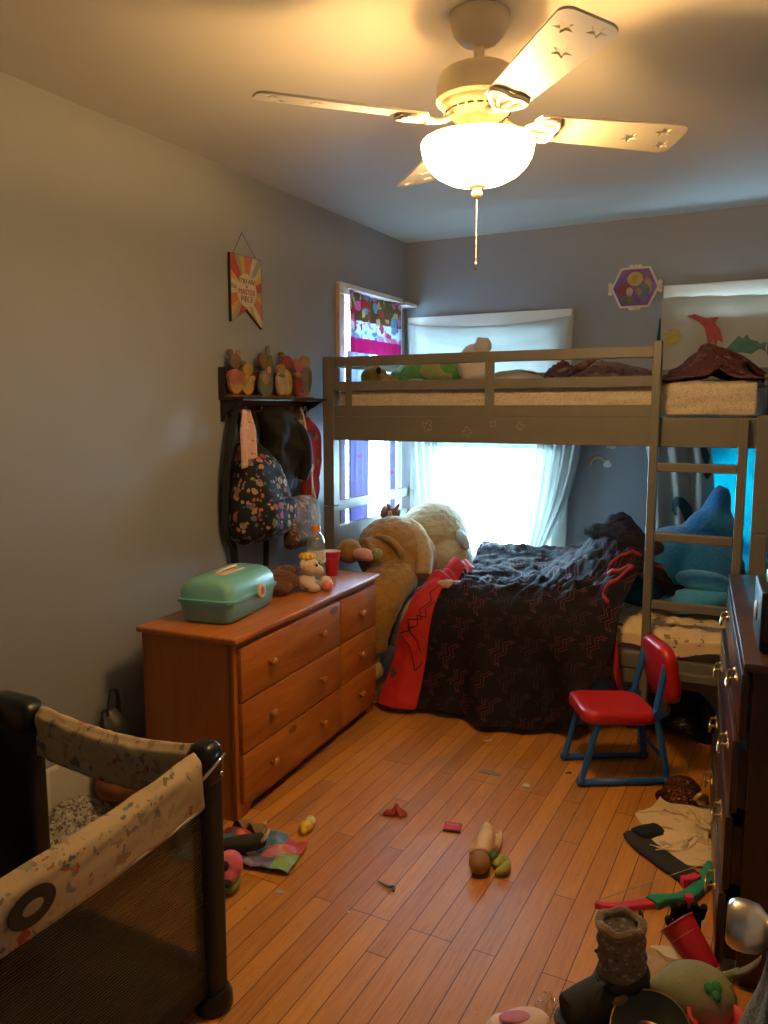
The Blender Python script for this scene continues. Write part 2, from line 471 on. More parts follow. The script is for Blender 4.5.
# ------------------------------------------------------------------ ceiling fan
FX, FY = -.812, 2.10
fan = thing('ceiling_fan', 'white ceiling fan with star cut blades and a glowing bowl light', 'ceiling fan', (FX, FY, ZC))
def FM(z=0): return Matrix.Translation((0, 0, z - ZC))
ob('canopy', lathe(bmesh.new(), [(0, 2.484), (.078, 2.484), (.078, 2.465), (.070, 2.44), (.05, 2.418), (.026, 2.408), (0, 2.407)], 40, FM()), M['fan'], fan, auto=50)
ob('downrod', lathe(bmesh.new(), [(0, 2.43), (.014, 2.43), (.014, 2.365), (.024, 2.358), (.026, 2.34), (0, 2.34)], 24, FM()), M['fan'], fan, auto=40)
ob('motor_housing', lathe(bmesh.new(), [(0, 2.352), (.05, 2.352), (.088, 2.345), (.104, 2.333), (.111, 2.31), (.113, 2.268), (.108, 2.262), (0, 2.262)], 48, FM()), M['fan'], fan, auto=40)
bm = lathe(bmesh.new(), [(.100, 2.264), (.1, 2.256), (.092, 2.245), (.075, 2.232), (.056, 2.226), (.052, 2.226), (0, 2.226)], 48, FM())
ob('motor_bottom', bm, M['fan'], fan, auto=40)
bm = bmesh.new()
for k in range(22):
    a = 2 * PI * k / 22; M4 = FM() @ Matrix.Rotation(a, 4, 'Z') @ Matrix.Translation((.0855, 0, 2.2385)) @ Matrix.Rotation(.65, 4, 'Y')
    q = bmesh.ops.create_cube(bm, size=1, matrix=M4 @ Matrix.Diagonal((.006, .017, .003, 1)))
ob('vent_slots', bm, M['dark'], fan)
ob('switch_housing', lathe(bmesh.new(), [(0, 2.228), (.05, 2.228), (.055, 2.222), (.055, 2.188), (.066, 2.184), (.080, 2.180), (.082, 2.175), (0, 2.174)], 40, FM()), M['fan'], fan, auto=40)
# lit glass bowl
t = NT('lit_frosted_glass')
em = t.n('Emission', {0: (1., .60, .215), 1: 40.}).outputs[0]
gl = t.n('BsdfGlossy', {0: (1, 1, 1), 1: .25}).outputs[0]
M['bowl'] = t.done(t.n('MixShader', {0: t.math('MULTIPLY', t.n('LayerWeight', {0: .3}).outputs[0], .3), 1: em, 2: gl}).outputs[0])
prof = [(.1495, 2.163), (.152, 2.158), (.151, 2.145), (.146, 2.125), (.134, 2.103), (.112, 2.082), (.082, 2.066), (.048, 2.057), (.016, 2.054)]
prof += [(r - .004, z + .004) for r, z in reversed(prof)]
prof.append(prof[0])
bm = lathe(bmesh.new(), prof, 56, FM())
bm.normal_update()
for f in bm.faces:
    c = f.calc_center_median()
    if math.hypot(c.x, c.y) < .145 and f.index >= 56 * 9: f.material_index = 1
for i, f in enumerate(bm.faces):
    if i >= 56 * 9: f.material_index = 1
ob('glass_bowl', bm, [M['bowl'], plain('frosted_glass_inside', (.32, .29, .24), .5, var=.02)], fan, smooth=True)
ob('finial', lathe(bmesh.new(), [(0, 2.064), (.024, 2.062), (.026, 2.055), (.022, 2.048), (.013, 2.045), (.012, 2.038), (.016, 2.034), (.014, 2.027), (.006, 2.02), (0, 2.018)], 24, FM()), M['fan'], fan, auto=50)
bm = bmesh.new()
for k in range(40): ball(bm, (0, 0, 2.018 - .0042 * k - ZC), .0019, seg=6)
lathe(bm, [(0, 1.853), (.0035, 1.851), (.0045, 1.84), (.003, 1.832), (0, 1.831)], 10, FM())
ob('pull_chain', bm, M['chrome'], fan, smooth=True)
def blade_outline():
    pts = []
    L0, L1, w0, w1 = .165, .600, .052, .068; cr = .03
    pts += [(L0, -w0), (L1 - cr, -w1)]
    for i in range(1, 7): a = -PI / 2 + PI / 2 * i / 6; pts.append((L1 - cr + cr * math.cos(a), -w1 + cr + cr * math.sin(a)))
    for i in range(0, 7): a = PI / 2 * i / 6; pts.append((L1 - cr + cr * math.cos(a), w1 - cr + cr * math.sin(a)))
    pts += [(L0, w0), (L0 - .012, .03), (L0 - .016, 0), (L0 - .012, -.03)]
    return pts
def star(cx, cy, R, rot):
    return [(cx + (R if i % 2 == 0 else R * .42) * math.cos(rot + PI * i / 5), cy + (R if i % 2 == 0 else R * .42) * math.sin(rot + PI * i / 5)) for i in range(10)]
for ai, ang in enumerate((40, 132, 226, 313)):
    R4 = Matrix.Rotation(math.radians(ang), 4, 'Z') @ Matrix.Translation((0, 0, 2.212 - ZC)) @ Matrix.Rotation(math.radians(-13), 4, 'X')
    bm = prism(bmesh.new(), blade_outline(), .006, R4, holes=[star(.562, .030, .024, .2), star(.535, -.032, .025, .5), star(.45, .008, .026, .1)])
    bl = ob('blade', bm, M['blade'], fan)
    # scrolled iron: an open shell shape screwed under the blade
    bm = bmesh.new()
    def ir(p): return tuple(R4 @ Vector(p))
    tube(bm, [ir(p) for p in ((.075, 0, .012), (.11, 0, -.004), (.15, 0, -.006))], [.016, .012, .016], 10, 4, .6)
    for s in (-1, 1):
        tube(bm, [ir(p) for p in ((.13, .004 * s, -.005), (.16, .03 * s, -.005), (.19, .046 * s, -.005), (.212, .046 * s, -.005))], [.007, .007, .007, .006], 8, 4)
        tube(bm, [ir(p) for p in ((.14, .002 * s, -.005), (.18, .016 * s, -.005), (.215, .018 * s, -.005))], [.006, .005, .005], 8, 4)
    tube(bm, [ir(p) for p in ((.212, -.048, -.005), (.222, -.024, -.006), (.216, 0, -.007), (.222, .024, -.006), (.212, .048, -.005))], .0065, 8, 5)
    ob('blade_iron', bm, M['fan'], fan, smooth=True)
for k in range(2):
    ld = bpy.data.lights.new('fan_bulb', 'POINT'); ld.energy = 18; ld.color = (1, .56, .18); ld.shadow_soft_size = .024
    a = .5 + PI * k
    lo_ = bpy.data.objects.new('fan_bulb', ld); COL.objects.link(lo_); lo_.location = (FX + .062 * math.cos(a), FY + .062 * math.sin(a), 2.154)

# ------------------------------------------------------------------ bunk bed
BX0, BX1, BY0, BY1 = -2.166, -.085, 3.47, 4.44
bed = thing('bunk_bed', 'taupe painted wooden bunk bed with ladder against the back windows', 'bunk bed', ((BX0 + BX1) / 2, (BY0 + BY1) / 2, 0))
P = .062
for x0 in (BX0, BX1 - P):
    for y0 in (BY0, BY1 - P):
        bm = B((x0, y0, 0), (x0 + P, y0 + P, .955), .004); box(bm, (x0, y0, .958), (x0 + P, y0 + P, 1.718 if x0 == BX0 or y0 > BY0 + .1 else 1.43), .004)
        kid('post', bm, M['bed'], bed)
def bar(name, lo, hi, bev=.004, m='bed'): return kid(name, B(lo, hi, bev), M[m], bed)
bm = B((BX0 + P, 3.478, 1.297), (BX1 - P, 3.508, 1.418), .003); box(bm, (BX0 + P, 3.481, 1.4185), (-.545, 3.508, 1.472), .003)
bm2 = bm
kid('upper_side_board', bm2, M['bed'], bed)
# little butterfly stickers pressed on the board
t = plain('silver_sticker', (.45, .40, .33), .4)
M['sticker'] = t
def butterfly(cx, cz, s, rot, up=True):
    pts = []
    for i in range(48):
        a = 2 * PI * i / 48; r = s * (.35 + .65 * abs(math.sin(2 * a)) * (1 if math.sin(a) > 0 else .75))
        pts.append((cx + r * math.cos(a + rot), 3.4765, cz + r * math.sin(a + rot)))
    bm = bmesh.new(); tube(bm, pts + [pts[0]], .0008, 4)
    return bm
for cx, cz, s, r in ((-1.58, 1.372, .032, .3), (-1.375, 1.345, .028, 1.), (-1.25, 1.385, .018, .2), (-1.12, 1.375, .02, -.5)):
    kid('butterfly_sticker', butterfly(cx, cz, s, r), M['sticker'], bed)
bar('guard_rail', (BX0 + P, 3.48, 1.668), (-.545, 3.508, 1.716)); bar('guard_rail', (BX0 + P, 3.48, 1.546), (-.545, 3.508, 1.592))
for x in (-2.034, -1.292): bar('guard_upright', (x, 3.476, 1.40), (x + (.036 if x < -2 else .046), 3.4795, 1.70), .001)
bar('upper_back_board', (BX0 + P, BY1 - .035, 1.297), (BX1 - P, BY1 - .008, 1.418)); bar('back_rail', (BX0 + P, BY1 - .035, 1.60), (BX1 - P, BY1 - .008, 1.66))
for x0 in (BX0 + .016, BX1 - .046):
    y0, y1 = BY0 + P, BY1 - P
    bar('end_board', (x0, y0, 1.297), (x0 + .03, y1, 1.418)); bar('end_rail', (x0, y0, 1.668), (x0 + .03, y1, 1.716)); bar('end_rail', (x0, y0, 1.546), (x0 + .03, y1, 1.592))
    bar('headboard_rail', (x0, y0, .922), (x0 + .03, y1, .977)); bar('headboard_panel', (x0, y0, .40), (x0 + .03, y1, .845)); bar('headboard_foot_rail', (x0, y0, .26), (x0 + .03, y1, .385))
bar('lower_side_board', (BX0 + P, 3.482, .258), (BX1 - P, 3.508, .322)); bar('lower_side_board', (BX0 + P, 3.478, .326), (BX1 - P, 3.508, .385))
bar('lower_back_board', (BX0 + P, BY1 - .035, .258), (BX1 - P, BY1 - .008, .385))
for i in range(9):
    x = BX0 + .10 + i * .225
    bar('slat', (x, 3.51, 1.397), (x + .07, BY1 - .04, 1.415), .003, 'slatwood'); bar('slat', (x, 3.51, .300), (x + .07, BY1 - .04, .318), .003, 'slatwood')
for x0, z1 in ((-.548, 1.732), (-.208, 1.412)): bar('ladder_stile', (x0, 3.436, 0), (x0 + .034, 3.474, z1))
for z in (.31, .610, .902, 1.196): bar('ladder_rung', (-.513, 3.437, z), (-.209, 3.471, z + .036))

M['mattress'] = plain('white_ticking', (.6, .58, .54), .8)
M['sheet_up'] = printed('cream_leaf_sheet', (.60, .52, .42), [(.44, .36, .28), (.50, .43, .34)], 110, .45, .9, wobble=.02, bump=30)
def mattress(name, lo, hi, mat, label, seed):
    T = thing(name, label, 'mattress', ((lo[0] + hi[0]) / 2, (lo[1] + hi[1]) / 2, lo[2]))
    kid('core', B(lo, (hi[0], hi[1], hi[2] - .004), .03, 4), M['mattress'], T, smooth=True)
    # fitted sheet: front skirt wrinkled, rolling over the top
    prof = smoothpath([(0, lo[1] - .008, lo[2] + .01), (0, lo[1] - .012, lo[2] + .06), (0, lo[1] - .01, hi[2] - .03), (0, lo[1] + .02, hi[2] + .004), (0, lo[1] + .12, hi[2] + .008), (0, hi[1] - .2, hi[2] + .008), (0, hi[1] + .004, hi[2])], 7)
    def fn(u, v):
        p = prof[min(int(v * (len(prof) - 1)), len(prof) - 1)]; x = lerp(lo[0] - .004, hi[0] + .004, u)
        f = ridge(x * 5 + p.z * 7, p.z * 16 - x * 3, seed) * .008 + ridge(x * 14 + 8 * p.z, p.z * 9, seed + 3) * .004
        k = sstep(hi[1], lo[1], p.y)
        return (x, p.y - max(f, -.003) * (1 if p.z < hi[2] else .2), p.z + max(0, f) * .8 * (1 if p.z > hi[2] - .01 else .1))
    kid('fitted_sheet', sheet(fn, 160, len(prof) - 1, (2, 1.2)), mat, T, solid=.003)
    return T
mattress('upper_mattress', (-2.088, 3.537, 1.42), (-.16, 4.39, 1.555), M['sheet_up'], 'mattress in a pale patterned sheet on the upper bunk', 2.)
M['sheet_low'] = printed('faded_grey_sheet', (.40, .38, .37), [(.25, .25, .28)], 30, .3, .5, bump=30)
mattress('lower_mattress', (-2.088, 3.537, .322), (-.16, 4.39, .47), M['sheet_low'], 'mattress on the lower bunk, mostly hidden under the bedding', 9.)

# ------------------------------------------------------------------ pine dresser
DL, DD, DT = 1.17, .40, .675
DA = math.radians(3.82); DN = Vector((-1.675, 2.096, 0))
M['pine'] = wood('orange_pine', (.33, .088, .013), (.60, .215, .040), 'Y', .36, True)
M['pine_side'] = wood('orange_pine_upright', (.40, .125, .022), (.52, .175, .034), 'Z', .38, False)
M['pine_knob'] = wood('pine_knob', (.40, .15, .035), (.5, .21, .06), 'X', .3, False)
dr = thing('dresser', 'orange pine dresser with round wooden knobs along the left wall', 'dresser', tuple(DN), DA)
def dloc(u, d, z):          # a point on the dresser: u along its length, d back from its front
    q = Matrix.Rotation(DA, 3, 'Z') @ Vector((-d, u, z)); return DN + q
bm = B((-DD, 0, .06), (-DD + .018, DL, DT - .022)); box(bm, (-DD, 0, 0), (-.016, .02, DT - .022), .002); box(bm, (-DD, DL - .02, 0), (-.016, DL, DT - .022), .002)
box(bm, (-DD + .02, .02, .05), (-.03, DL - .02, DT - .03))
ob('carcass', bm, M['pine_side'], dr)
bm = bmesh.new()
for y in (0, DL - .026): box(bm, (-.03, y, 0), (-.004, y + .026, DT - .022), .002)
box(bm, (-.03, .772, .05), (-.008, .79, DT - .03)); box(bm, (-.03, 0, .628), (-.006, DL, DT - .022), .002)
ob('face_frame', bm, M['pine_side'], dr)
pts = [(0, 0), (0, .062), (DL, .062), (DL, 0), (DL - .07, 0), (DL - .10, .028), (.10, .028), (.07, 0)]
bm = prism(bmesh.new(), pts, .016, Matrix(((0, 0, 1, -.024), (1, 0, 0, 0), (0, 1, 0, 0), (0, 0, 0, 1))))
ob('plinth', bm, M['pine'], dr)
ob('top', B((-DD - .012, -.022, DT - .022), (.022, DL + .02, DT), .007, 3), M['pine'], dr, auto=40)
for z0, z1 in ((.437, .630), (.246, .431), (.058, .240)):
    for y0, y1, ks in ((.020, .776, (.24, .76)), (.786, DL - .018, (.5,))):
        dw = ob('drawer', B((-.006, y0, z0), (.014, y1, z1), .005, 2), M['pine'], dr, auto=40)
        for k in ks:
            MX = Matrix.Translation((.013, lerp(y0, y1, k), (z0 + z1) / 2)) @ Matrix.Rotation(PI / 2, 4, 'Y')
            ob('knob', lathe(bmesh.new(), [(0, 0), (.009, 0), (.008, .01), (.014, .016), (.0165, .023), (.013, .029), (0, .031)], 20, MX), M['pine_knob'], dw, smooth=True)

# ------------------------------------------------------------------ on the dresser
# turquoise beauty case
M['teal'] = plain('mint_plastic', (.17, .45, .44), .32, var=.05, ns=3)
M['teal_dark'] = plain('mint_plastic_lip', (.14, .39, .385), .35, var=.05)
M['cream_pl'] = plain('cream_plastic', (.72, .58, .38), .4, var=.03)
cs = thing('beauty_case', 'mint green plastic carry case with cream handle and round latch on the dresser', 'case', tuple(dloc(.285, .215, DT + .002)), DA + .10); cs.scale = (1.14, 1.14, 1.14)
def case_ring(z, w, l, r=.03):
    pts = []
    for cx, cy, a0 in ((1, 1, 0), (-1, 1, 90), (-1, -1, 180), (1, -1, 270)):
        for i in range(6):
            a = math.radians(a0 + 90 * i / 5); pts.append((cx * (w / 2 - r) + r * math.cos(a), cy * (l / 2 - r) + r * math.sin(a), z))
    return pts
def loft(rings, cap=True):
    bm = bmesh.new(); rs = [[bm.verts.new(p) for p in r] for r in rings]; n = len(rs[0])
    for a, b in zip(rs, rs[1:]):
        for i in range(n): bm.faces.new((a[i], a[(i + 1) % n], b[(i + 1) % n], b[i]))
    if cap: bm.faces.new(rs[0][::-1]); bm.faces.new(rs[-1])
    return bm
CW, CL = .195, .335
ob('bottom_shell', loft([case_ring(0, CW - .035, CL - .03), case_ring(.006, CW - .02, CL - .018), case_ring(.060, CW, CL), case_ring(.068, CW, CL)]), M['teal'], cs, auto=50)
ob('rim', loft([case_ring(.066, CW + .001, CL + .001), case_ring(.067, CW + .012, CL + .012), case_ring(.077, CW + .012, CL + .012), case_ring(.079, CW + .001, CL + .001)]), M['teal_dark'], cs, auto=50)
ob('lid', loft([case_ring(.078, CW, CL), case_ring(.105, CW - .004, CL - .006), case_ring(.122, CW - .022, CL - .016, .034), case_ring(.134, CW - .05, CL - .03, .036), case_ring(.140, CW - .085, CL - .055, .03)]), M['teal'], cs, auto=50)
bm = B((-.024, -.07, .1395), (.024, .07, .1415), .001); tube(bm, [(-.008, -.062, .141), (-.008, -.058, .148), (-.008, 0, .1495), (-.008, .058, .148), (-.008, .062, .141)], .0075, 10, 5, .6)
ob('handle', bm, M['cream_pl'], cs, auto=40)
MX = Matrix.Translation((CW / 2 + .004, .03, .073)) @ Matrix.Rotation(PI / 2, 4, 'Y')
la = ob('latch', lathe(bmesh.new(), [(0, 0), (.024, 0), (.025, .004), (.023, .009), (.017, .0095), (.0165, .008), (0, .008)], 32, MX), M['cream_pl'], cs, auto=40)
bm = bmesh.new()
M['latch_emblem'] = plain('latch_emblem', (.45, .12, .06), .5)
MX = Matrix.Translation((CW / 2 + .0124, .03, .073)) @ Matrix.Rotation(PI / 2, 4, 'Y')
prism(bm, [(.012 * math.cos(a) - .003, .009 * math.sin(a)) for a in [PI * i / 8 for i in range(17)]], .0008, MX)
prism(bm, [(.002, -.006), (.012, -.010), (.008, 0), (.012, .010), (.002, .006)], .0009, MX)
ob('emblem', bm, M['latch_emblem'], la)
# brown shaggy plush
M['fur_brown'] = fur('dark_brown_fur', (.13, .05, .03), .4, 45)
pb = plush('shaggy_plush', [((0, 0, .05), (.07, .085, .05)), ((.0, .03, .075), (.05, .05, .035)), ((.02, -.06, .035), (.05, .045, .035))], M['fur_brown'], vox=.006, smooth=3, disp=.014, dscale=.010, loc=tuple(dloc(.66, .20, DT + .001)), rot=(0, 0, DA))
tag(pb, 'shaggy dark brown plush toy lying behind the mint case', 'plush toy')
# small yellow flower toy
M['yellow'] = plain('yellow_plastic', (.75, .48, .04), .45)
M['orange'] = plain('orange_plastic', (.80, .22, .04), .4)
fl = thing('flower_toy', 'small yellow flower toy behind the mint carry case', 'toy', tuple(dloc(.56, .335, DT + .002)), .4)
bm = bmesh.new(); lathe(bm, [(0, 0), (.022, 0), (.020, .03), (.012, .045), (0, .05)], 16); ob('body', bm, M['orange'], fl, smooth=True)
bm = bmesh.new()
for k in range(7): ball(bm, (.02 * math.cos(k * .9), .02 * math.sin(k * .9), .058), (.011, .011, .006), seg=10)
ball(bm, (0, 0, .058), .012, seg=10); ob('petals', bm, M['yellow'], fl, smooth=True)
# little giraffe plush with crown
M['fur_cream'] = printed('cream_patched_plush', (.62, .48, .36), [(.30, .19, .13), (.40, .28, .2)], 34, .33, .55, bump=120)
gi = thing('giraffe_plush', 'small cream plush giraffe with a yellow crown next to the bottle', 'plush toy', tuple(dloc(.725, .125, DT + .002)), DA + .3); gi.scale = (1.25,) * 3
plush('body', [((0, 0, .032), (.034, .036, .030)), ((.03, -.03, .016), (.030, .018, .015), (0, 0, -.4)), ((.03, .032, .016), (.030, .018, .015), (0, 0, .4))], M['fur_cream'], gi, .005, 4, .002, .02)
hd = plush('head', [((.012, 0, .082), (.034, .034, .033)), ((.042, 0, .070), (.022, .024, .019)), ((-.004, -.036, .098), (.010, .020, .013), (.5, 0, 0)), ((-.004, .036, .098), (.010, .020, .013), (-.5, 0, 0))], M['fur_cream'], gi, .0045, 3, .0015, .02)
bm = bmesh.new()
bm.free()
for s in (-1, 1): ob('eye', ball(bmesh.new(), (.042, .017 * s, .092), .0045, seg=10), M['dark'], hd, smooth=True)
bm = bmesh.new()
for k in range(9):
    a = 2 * PI * k / 9; ball(bm, (.006 + .020 * math.cos(a), .022 * math.sin(a), .119), (.009, .009, .011), seg=10)
ball(bm, (.006, 0, .122), (.016, .018, .009), seg=12); ob('crown', bm, M['yellow'], gi, smooth=True)
# two balls
M['ball_cream'] = plain('cream_rubber', (.62, .50, .40), .5); M['ball_pink'] = plain('coral_pink_rubber', (.85, .22, .20), .35)
o = ob('toy_ball', ball(bmesh.new(), (0, 0, .027), .027, seg=28), M['ball_cream'], loc=tuple(dloc(.80, .068, DT + .001)), smooth=True); tag(o, 'cream white toy ball on the dresser behind the pink ball', 'ball')
o = ob('toy_ball', ball(bmesh.new(), (0, 0, .023), .023, seg=28), M['ball_pink'], loc=tuple(dloc(.755, .034, DT + .001)), smooth=True); tag(o, 'coral pink toy ball at the front edge of the dresser', 'ball')
# bottle
t = NT('clear_bottle_plastic')
tr = t.n('BsdfTransparent', {0: (.86, .88, .86)}).outputs[0]; gl = t.n('BsdfGlossy', {0: (1, 1, 1), 1: .08}).outputs[0]; df = t.n('BsdfDiffuse', {0: (.6, .62, .6)}).outputs[0]
M['pet'] = t.done(t.n('MixShader', {0: .18, 1: t.n('MixShader', {0: t.math('ADD', t.math('MULTIPLY', t.n('LayerWeight', {0: .3}).outputs[1], .6), .06), 1: tr, 2: gl}).outputs[0], 2: df}).outputs[0])
bt = thing('drink_bottle', 'clear plastic drink bottle with orange cap and peeling label', 'bottle', tuple(dloc(.91, .175, DT + .001)), DA); bt.scale = (1.17,) * 3
prof = [(0, .004), (.030, .002), (.036, .008), (.0365, .055), (.033, .062), (.033, .068), (.0365, .074), (.0365, .128), (.034, .137), (.036, .146), (.034, .162), (.026, .178), (.018, .188), (.016, .194), (.016, .202)]
ob('bottle_body', lathe(bmesh.new(), prof, 36), M['pet'], bt, smooth=True)
ob('cap', lathe(bmesh.new(), [(0, .218), (.017, .218), (.019, .214), (.019, .199), (.0165, .198), (0, .198)], 28), M['orange'], bt, auto=40)
M['label'] = printed('torn_bottle_label', (.62, .60, .45), [(.25, .22, .12), (.5, .42, .2)], 55, .35, .6)
bm = lathe(bmesh.new(), [(.0372, .076), (.0374, .08), (.0374, .122), (.0372, .126)], 36); bmesh.ops.delete(bm, geom=[f for f in bm.faces if f.calc_center_median().y > .022], context='FACES')
ob('label', bm, M['label'], bt, smooth=True)
M['label_dark'] = plain('dark_label_scrap', (.03, .03, .05), .5)
bm = prism(bmesh.new(), [(-.014, 0), (.004, -.012), (.006, -.004), (-.004, 0), (.006, .004), (.004, .012)], .001, Matrix.Translation((.0335, -.018, .05)) @ Matrix.Rotation(-.5, 4, 'Z') @ Matrix.Rotation(PI / 2, 4, 'Y') @ Matrix.Rotation(PI / 2, 4, 'Z'))
ob('label_scrap', bm, M['label_dark'], bt)
# red party cup
M['cup_red'] = plain('red_party_cup', (.52, .015, .03), .35, var=.04); M['cup_white'] = plain('white_cup_lining', (.75, .70, .68), .4)
def party_cup(name, label, loc, rot, s=1.):
    T = thing(name, label, 'cup', loc, rot=rot)
    pr = [(0, .001), (.029, .001), (.031, .004), (.034, .035), (.0345, .037), (.040, .09), (.0405, .092), (.044, .118), (.0465, .119), (.0468, .122), (.045, .123)]
    ob('cup_wall', lathe(bmesh.new(), [(r * s, z * s) for r, z in pr], 40), M['cup_red'], T, auto=60)
    ob('cup_lining', lathe(bmesh.new(), [(r * s, z * s) for r, z in [(.0448, .1229), (.0432, .117), (.0335, .035), (.029, .006), (0, .005)]], 40), M['cup_white'], T, smooth=True)
    return T
party_cup('party_cup', 'red plastic party cup standing on the dresser next to the bottle', tuple(dloc(1.05, .17, DT + .001)), (0, 0, 0), .95)
# pink plush and tiny green ball at the far corner
M['fur_pink'] = fur('pink_plush', (.62, .27, .25), .15, 60); M['fur_green'] = printed('green_yarn', (.32, .34, .14), [(.5, .45, .28), (.16, .2, .08)], 60, .4, .8, bump=90)
o = plush('plush_toy', [((0, 0, .032), (.045, .062, .032)), ((.0, -.04, .025), (.03, .03, .024))], M['fur_pink'], vox=.006, smooth=4, disp=.003, loc=(-1.90, 3.41, .70), rot=(0, 0, 1.2)); tag(o, 'pink plush toy tucked against the giant bear past the dresser end', 'plush toy')

# ------------------------------------------------------------------ hooks, shelf and what hangs there
M['mahog'] = wood('dark_mahogany', (.10, .026, .012), (.19, .052, .020), 'Y', .3, False)
M['mahog_dark'] = plain('black_brown_edge', (.022, .012, .010), .35)
sh = thing('hook_shelf', 'dark mahogany wall shelf with coat hooks on the left wall', 'shelf', (XL, 3.085, 1.40)); sh.scale = (1, .885, 1)
bm = B((0, -.372, .10), (.014, .372, .228), .003)
pts = [(-.372, .09), (-.372, .105), (.372, .105), (.372, .09), (.355, .06), (.31, .03), (.30, 0), (-.30, 0), (-.31, .03), (-.355, .06)]
prism(bm, pts, .016, Matrix(((0, 0, 1, 0), (1, 0, 0, 0), (0, 1, 0, 0), (0, 0, 0, 1))))
ob('back_board', bm, M['mahog'], sh)
ob('shelf_board', B((.0, -.385, .092), (.135, .385, .108), .004), M['mahog_dark'], sh)
for y in (-.372, .352):
    br = prism(bmesh.new(), [(.0, 0), (.012, .0), (.02, .03), (.05, .055), (.075, .062), (.12, .092), (0, .092)], .02, Matrix(((1, 0, 0, 0), (0, 0, 1, y), (0, 1, 0, 0), (0, 0, 0, 1))))
    ob('bracket', br, M['mahog_dark'], sh)
ob('end_cheek', B((.0, -.386, .092), (.035, -.372, .235), .004), M['mahog_dark'], sh)
for k in range(5):
    y = -.27 + .135 * k; bm = bmesh.new()
    tube(bm, [(.012, y, .05), (.04, y, .045), (.062, y, .05), (.070, y, .066)], [.006, .005, .005, .007], 8, 4); ob('hook', bm, M['brass'], sh, smooth=True)
# painted wooden animal cut-outs in a row on the shelf
PC = {k: plain('paint_' + k, tuple(q * .75 for q in v), .6, var=.25, ns=25) for k, v in dict(honey=(.55, .33, .10), brown=(.22, .12, .06), grey=(.23, .23, .20), pink=(.50, .16, .15), yellow=(.62, .42, .10), green=(.16, .19, .10), cream=(.62, .47, .30), red=(.36, .06, .05), blue=(.16, .20, .26), tan=(.42, .27, .15)).items()}
def ell(cx, cy, rx, ry, n=18, a=0): return [(cx + rx * math.cos(2 * PI * i / n) * math.cos(a) - ry * math.sin(2 * PI * i / n) * math.sin(a), cy + rx * math.cos(2 * PI * i / n) * math.sin(a) + ry * math.sin(2 * PI * i / n) * math.cos(a)) for i in range(n)]
YZ = Matrix(((0, 0, 1, 0), (1, 0, 0, 0), (0, 1, 0, 0), (0, 0, 0, 1)))
def cutout(y, d, label, bits):
    T = thing('wooden_figurine', label, 'figurine', (XL + d, y, 1.509), group='painted cutout figurines on the hook shelf')
    T.scale = (1.2, 1.5, 1.2)
    ob('base', B((-.014, -.03, 0), (.014, .03, .006), .001), PC['brown'], T)
    for i, (nm, col, shp, th) in enumerate(bits):
        ob(nm, prism(bmesh.new(), shp, th, Matrix.Translation((-.006 - .0004 * i, 0, .004)) @ YZ), PC[col], T)
bear = [('body', 'honey', ell(0, .05, .030, .045), .012), ('jumper', 'pink', ell(0, .065, .034, .028), .014), ('head', 'brown', ell(0, .122, .026, .026), .013), ('ear', 'brown', ell(-.02, .152, .010, .012), .012), ('ear', 'tan', ell(.02, .152, .010, .012), .012), ('arm', 'tan', ell(.034, .06, .010, .026, a=.4), .015)]
donkey = [('body', 'grey', ell(0, .05, .034, .05), .012), ('head', 'brown', ell(-.012, .13, .022, .034, a=.4), .013), ('ear', 'grey', ell(.012, .172, .007, .02, a=-.2), .012), ('mane', 'green', ell(.026, .12, .013, .04, a=.15), .013), ('muzzle', 'cream', ell(.012, .10, .010, .014), .015)]
tiger = [('body', 'yellow', ell(0, .055, .032, .05), .012), ('belly', 'cream', ell(0, .05, .016, .032), .014), ('head', 'red', ell(.005, .135, .028, .026), .013), ('ear', 'brown', ell(-.022, .163, .011, .011), .012), ('tail', 'honey', ell(-.036, .045, .008, .034, a=.3), .012)]
piglet = [('body', 'red', ell(0, .045, .022, .042), .012), ('head', 'pink', ell(0, .125, .027, .028), .013), ('scarf', 'tan', ell(0, .088, .022, .010), .015), ('foot', 'pink', ell(.012, .012, .010, .010), .015)]
owl = [('body', 'grey', ell(0, .07, .030, .066), .012), ('head', 'tan', ell(-.004, .145, .027, .025), .013), ('wing', 'green', ell(.018, .07, .012, .044, a=-.1), .014), ('foot', 'pink', ell(-.01, .012, .010, .009), .014)]
mouse = [('body', 'yellow', ell(0, .04, .03, .036), .012), ('head', 'honey', ell(0, .095, .023, .022), .013), ('bow', 'cream', ell(.018, .062, .018, .011, a=.5), .015), ('ear', 'brown', ell(-.016, .115, .012, .012), .012)]
stump = [('body', 'green', ell(0, .032, .030, .032), .012), ('top', 'tan', ell(0, .062, .020, .018), .013)]
for y, dd, lb, bits in ((2.80, .05, 'painted wooden bear figurine in a pink jumper at the near end of the shelf', bear), (2.89, .045, 'small yellow and honey wooden figurine between bear and donkey', mouse), (2.955, .095, 'low green painted wooden stump figurine at the shelf front', stump),
                        (3.025, .05, 'tall grey wooden donkey figurine in the middle of the shelf', donkey), (3.11, .075, 'pale cream and brown wooden figurine right of the grey donkey', [('body', 'cream', ell(0, .05, .024, .046), .012), ('head', 'tan', ell(0, .105, .020, .020), .013), ('scarf', 'blue', ell(0, .08, .018, .008), .015)]),
                        (3.18, .055, 'yellow wooden figurine with a dark red head on the shelf', tiger), (3.275, .06, 'red wooden figurine with a round pink head on the shelf', piglet), (3.36, .05, 'grey wooden owl figurine at the far end of the shelf', owl)):
    cutout(y, dd, lb, bits)

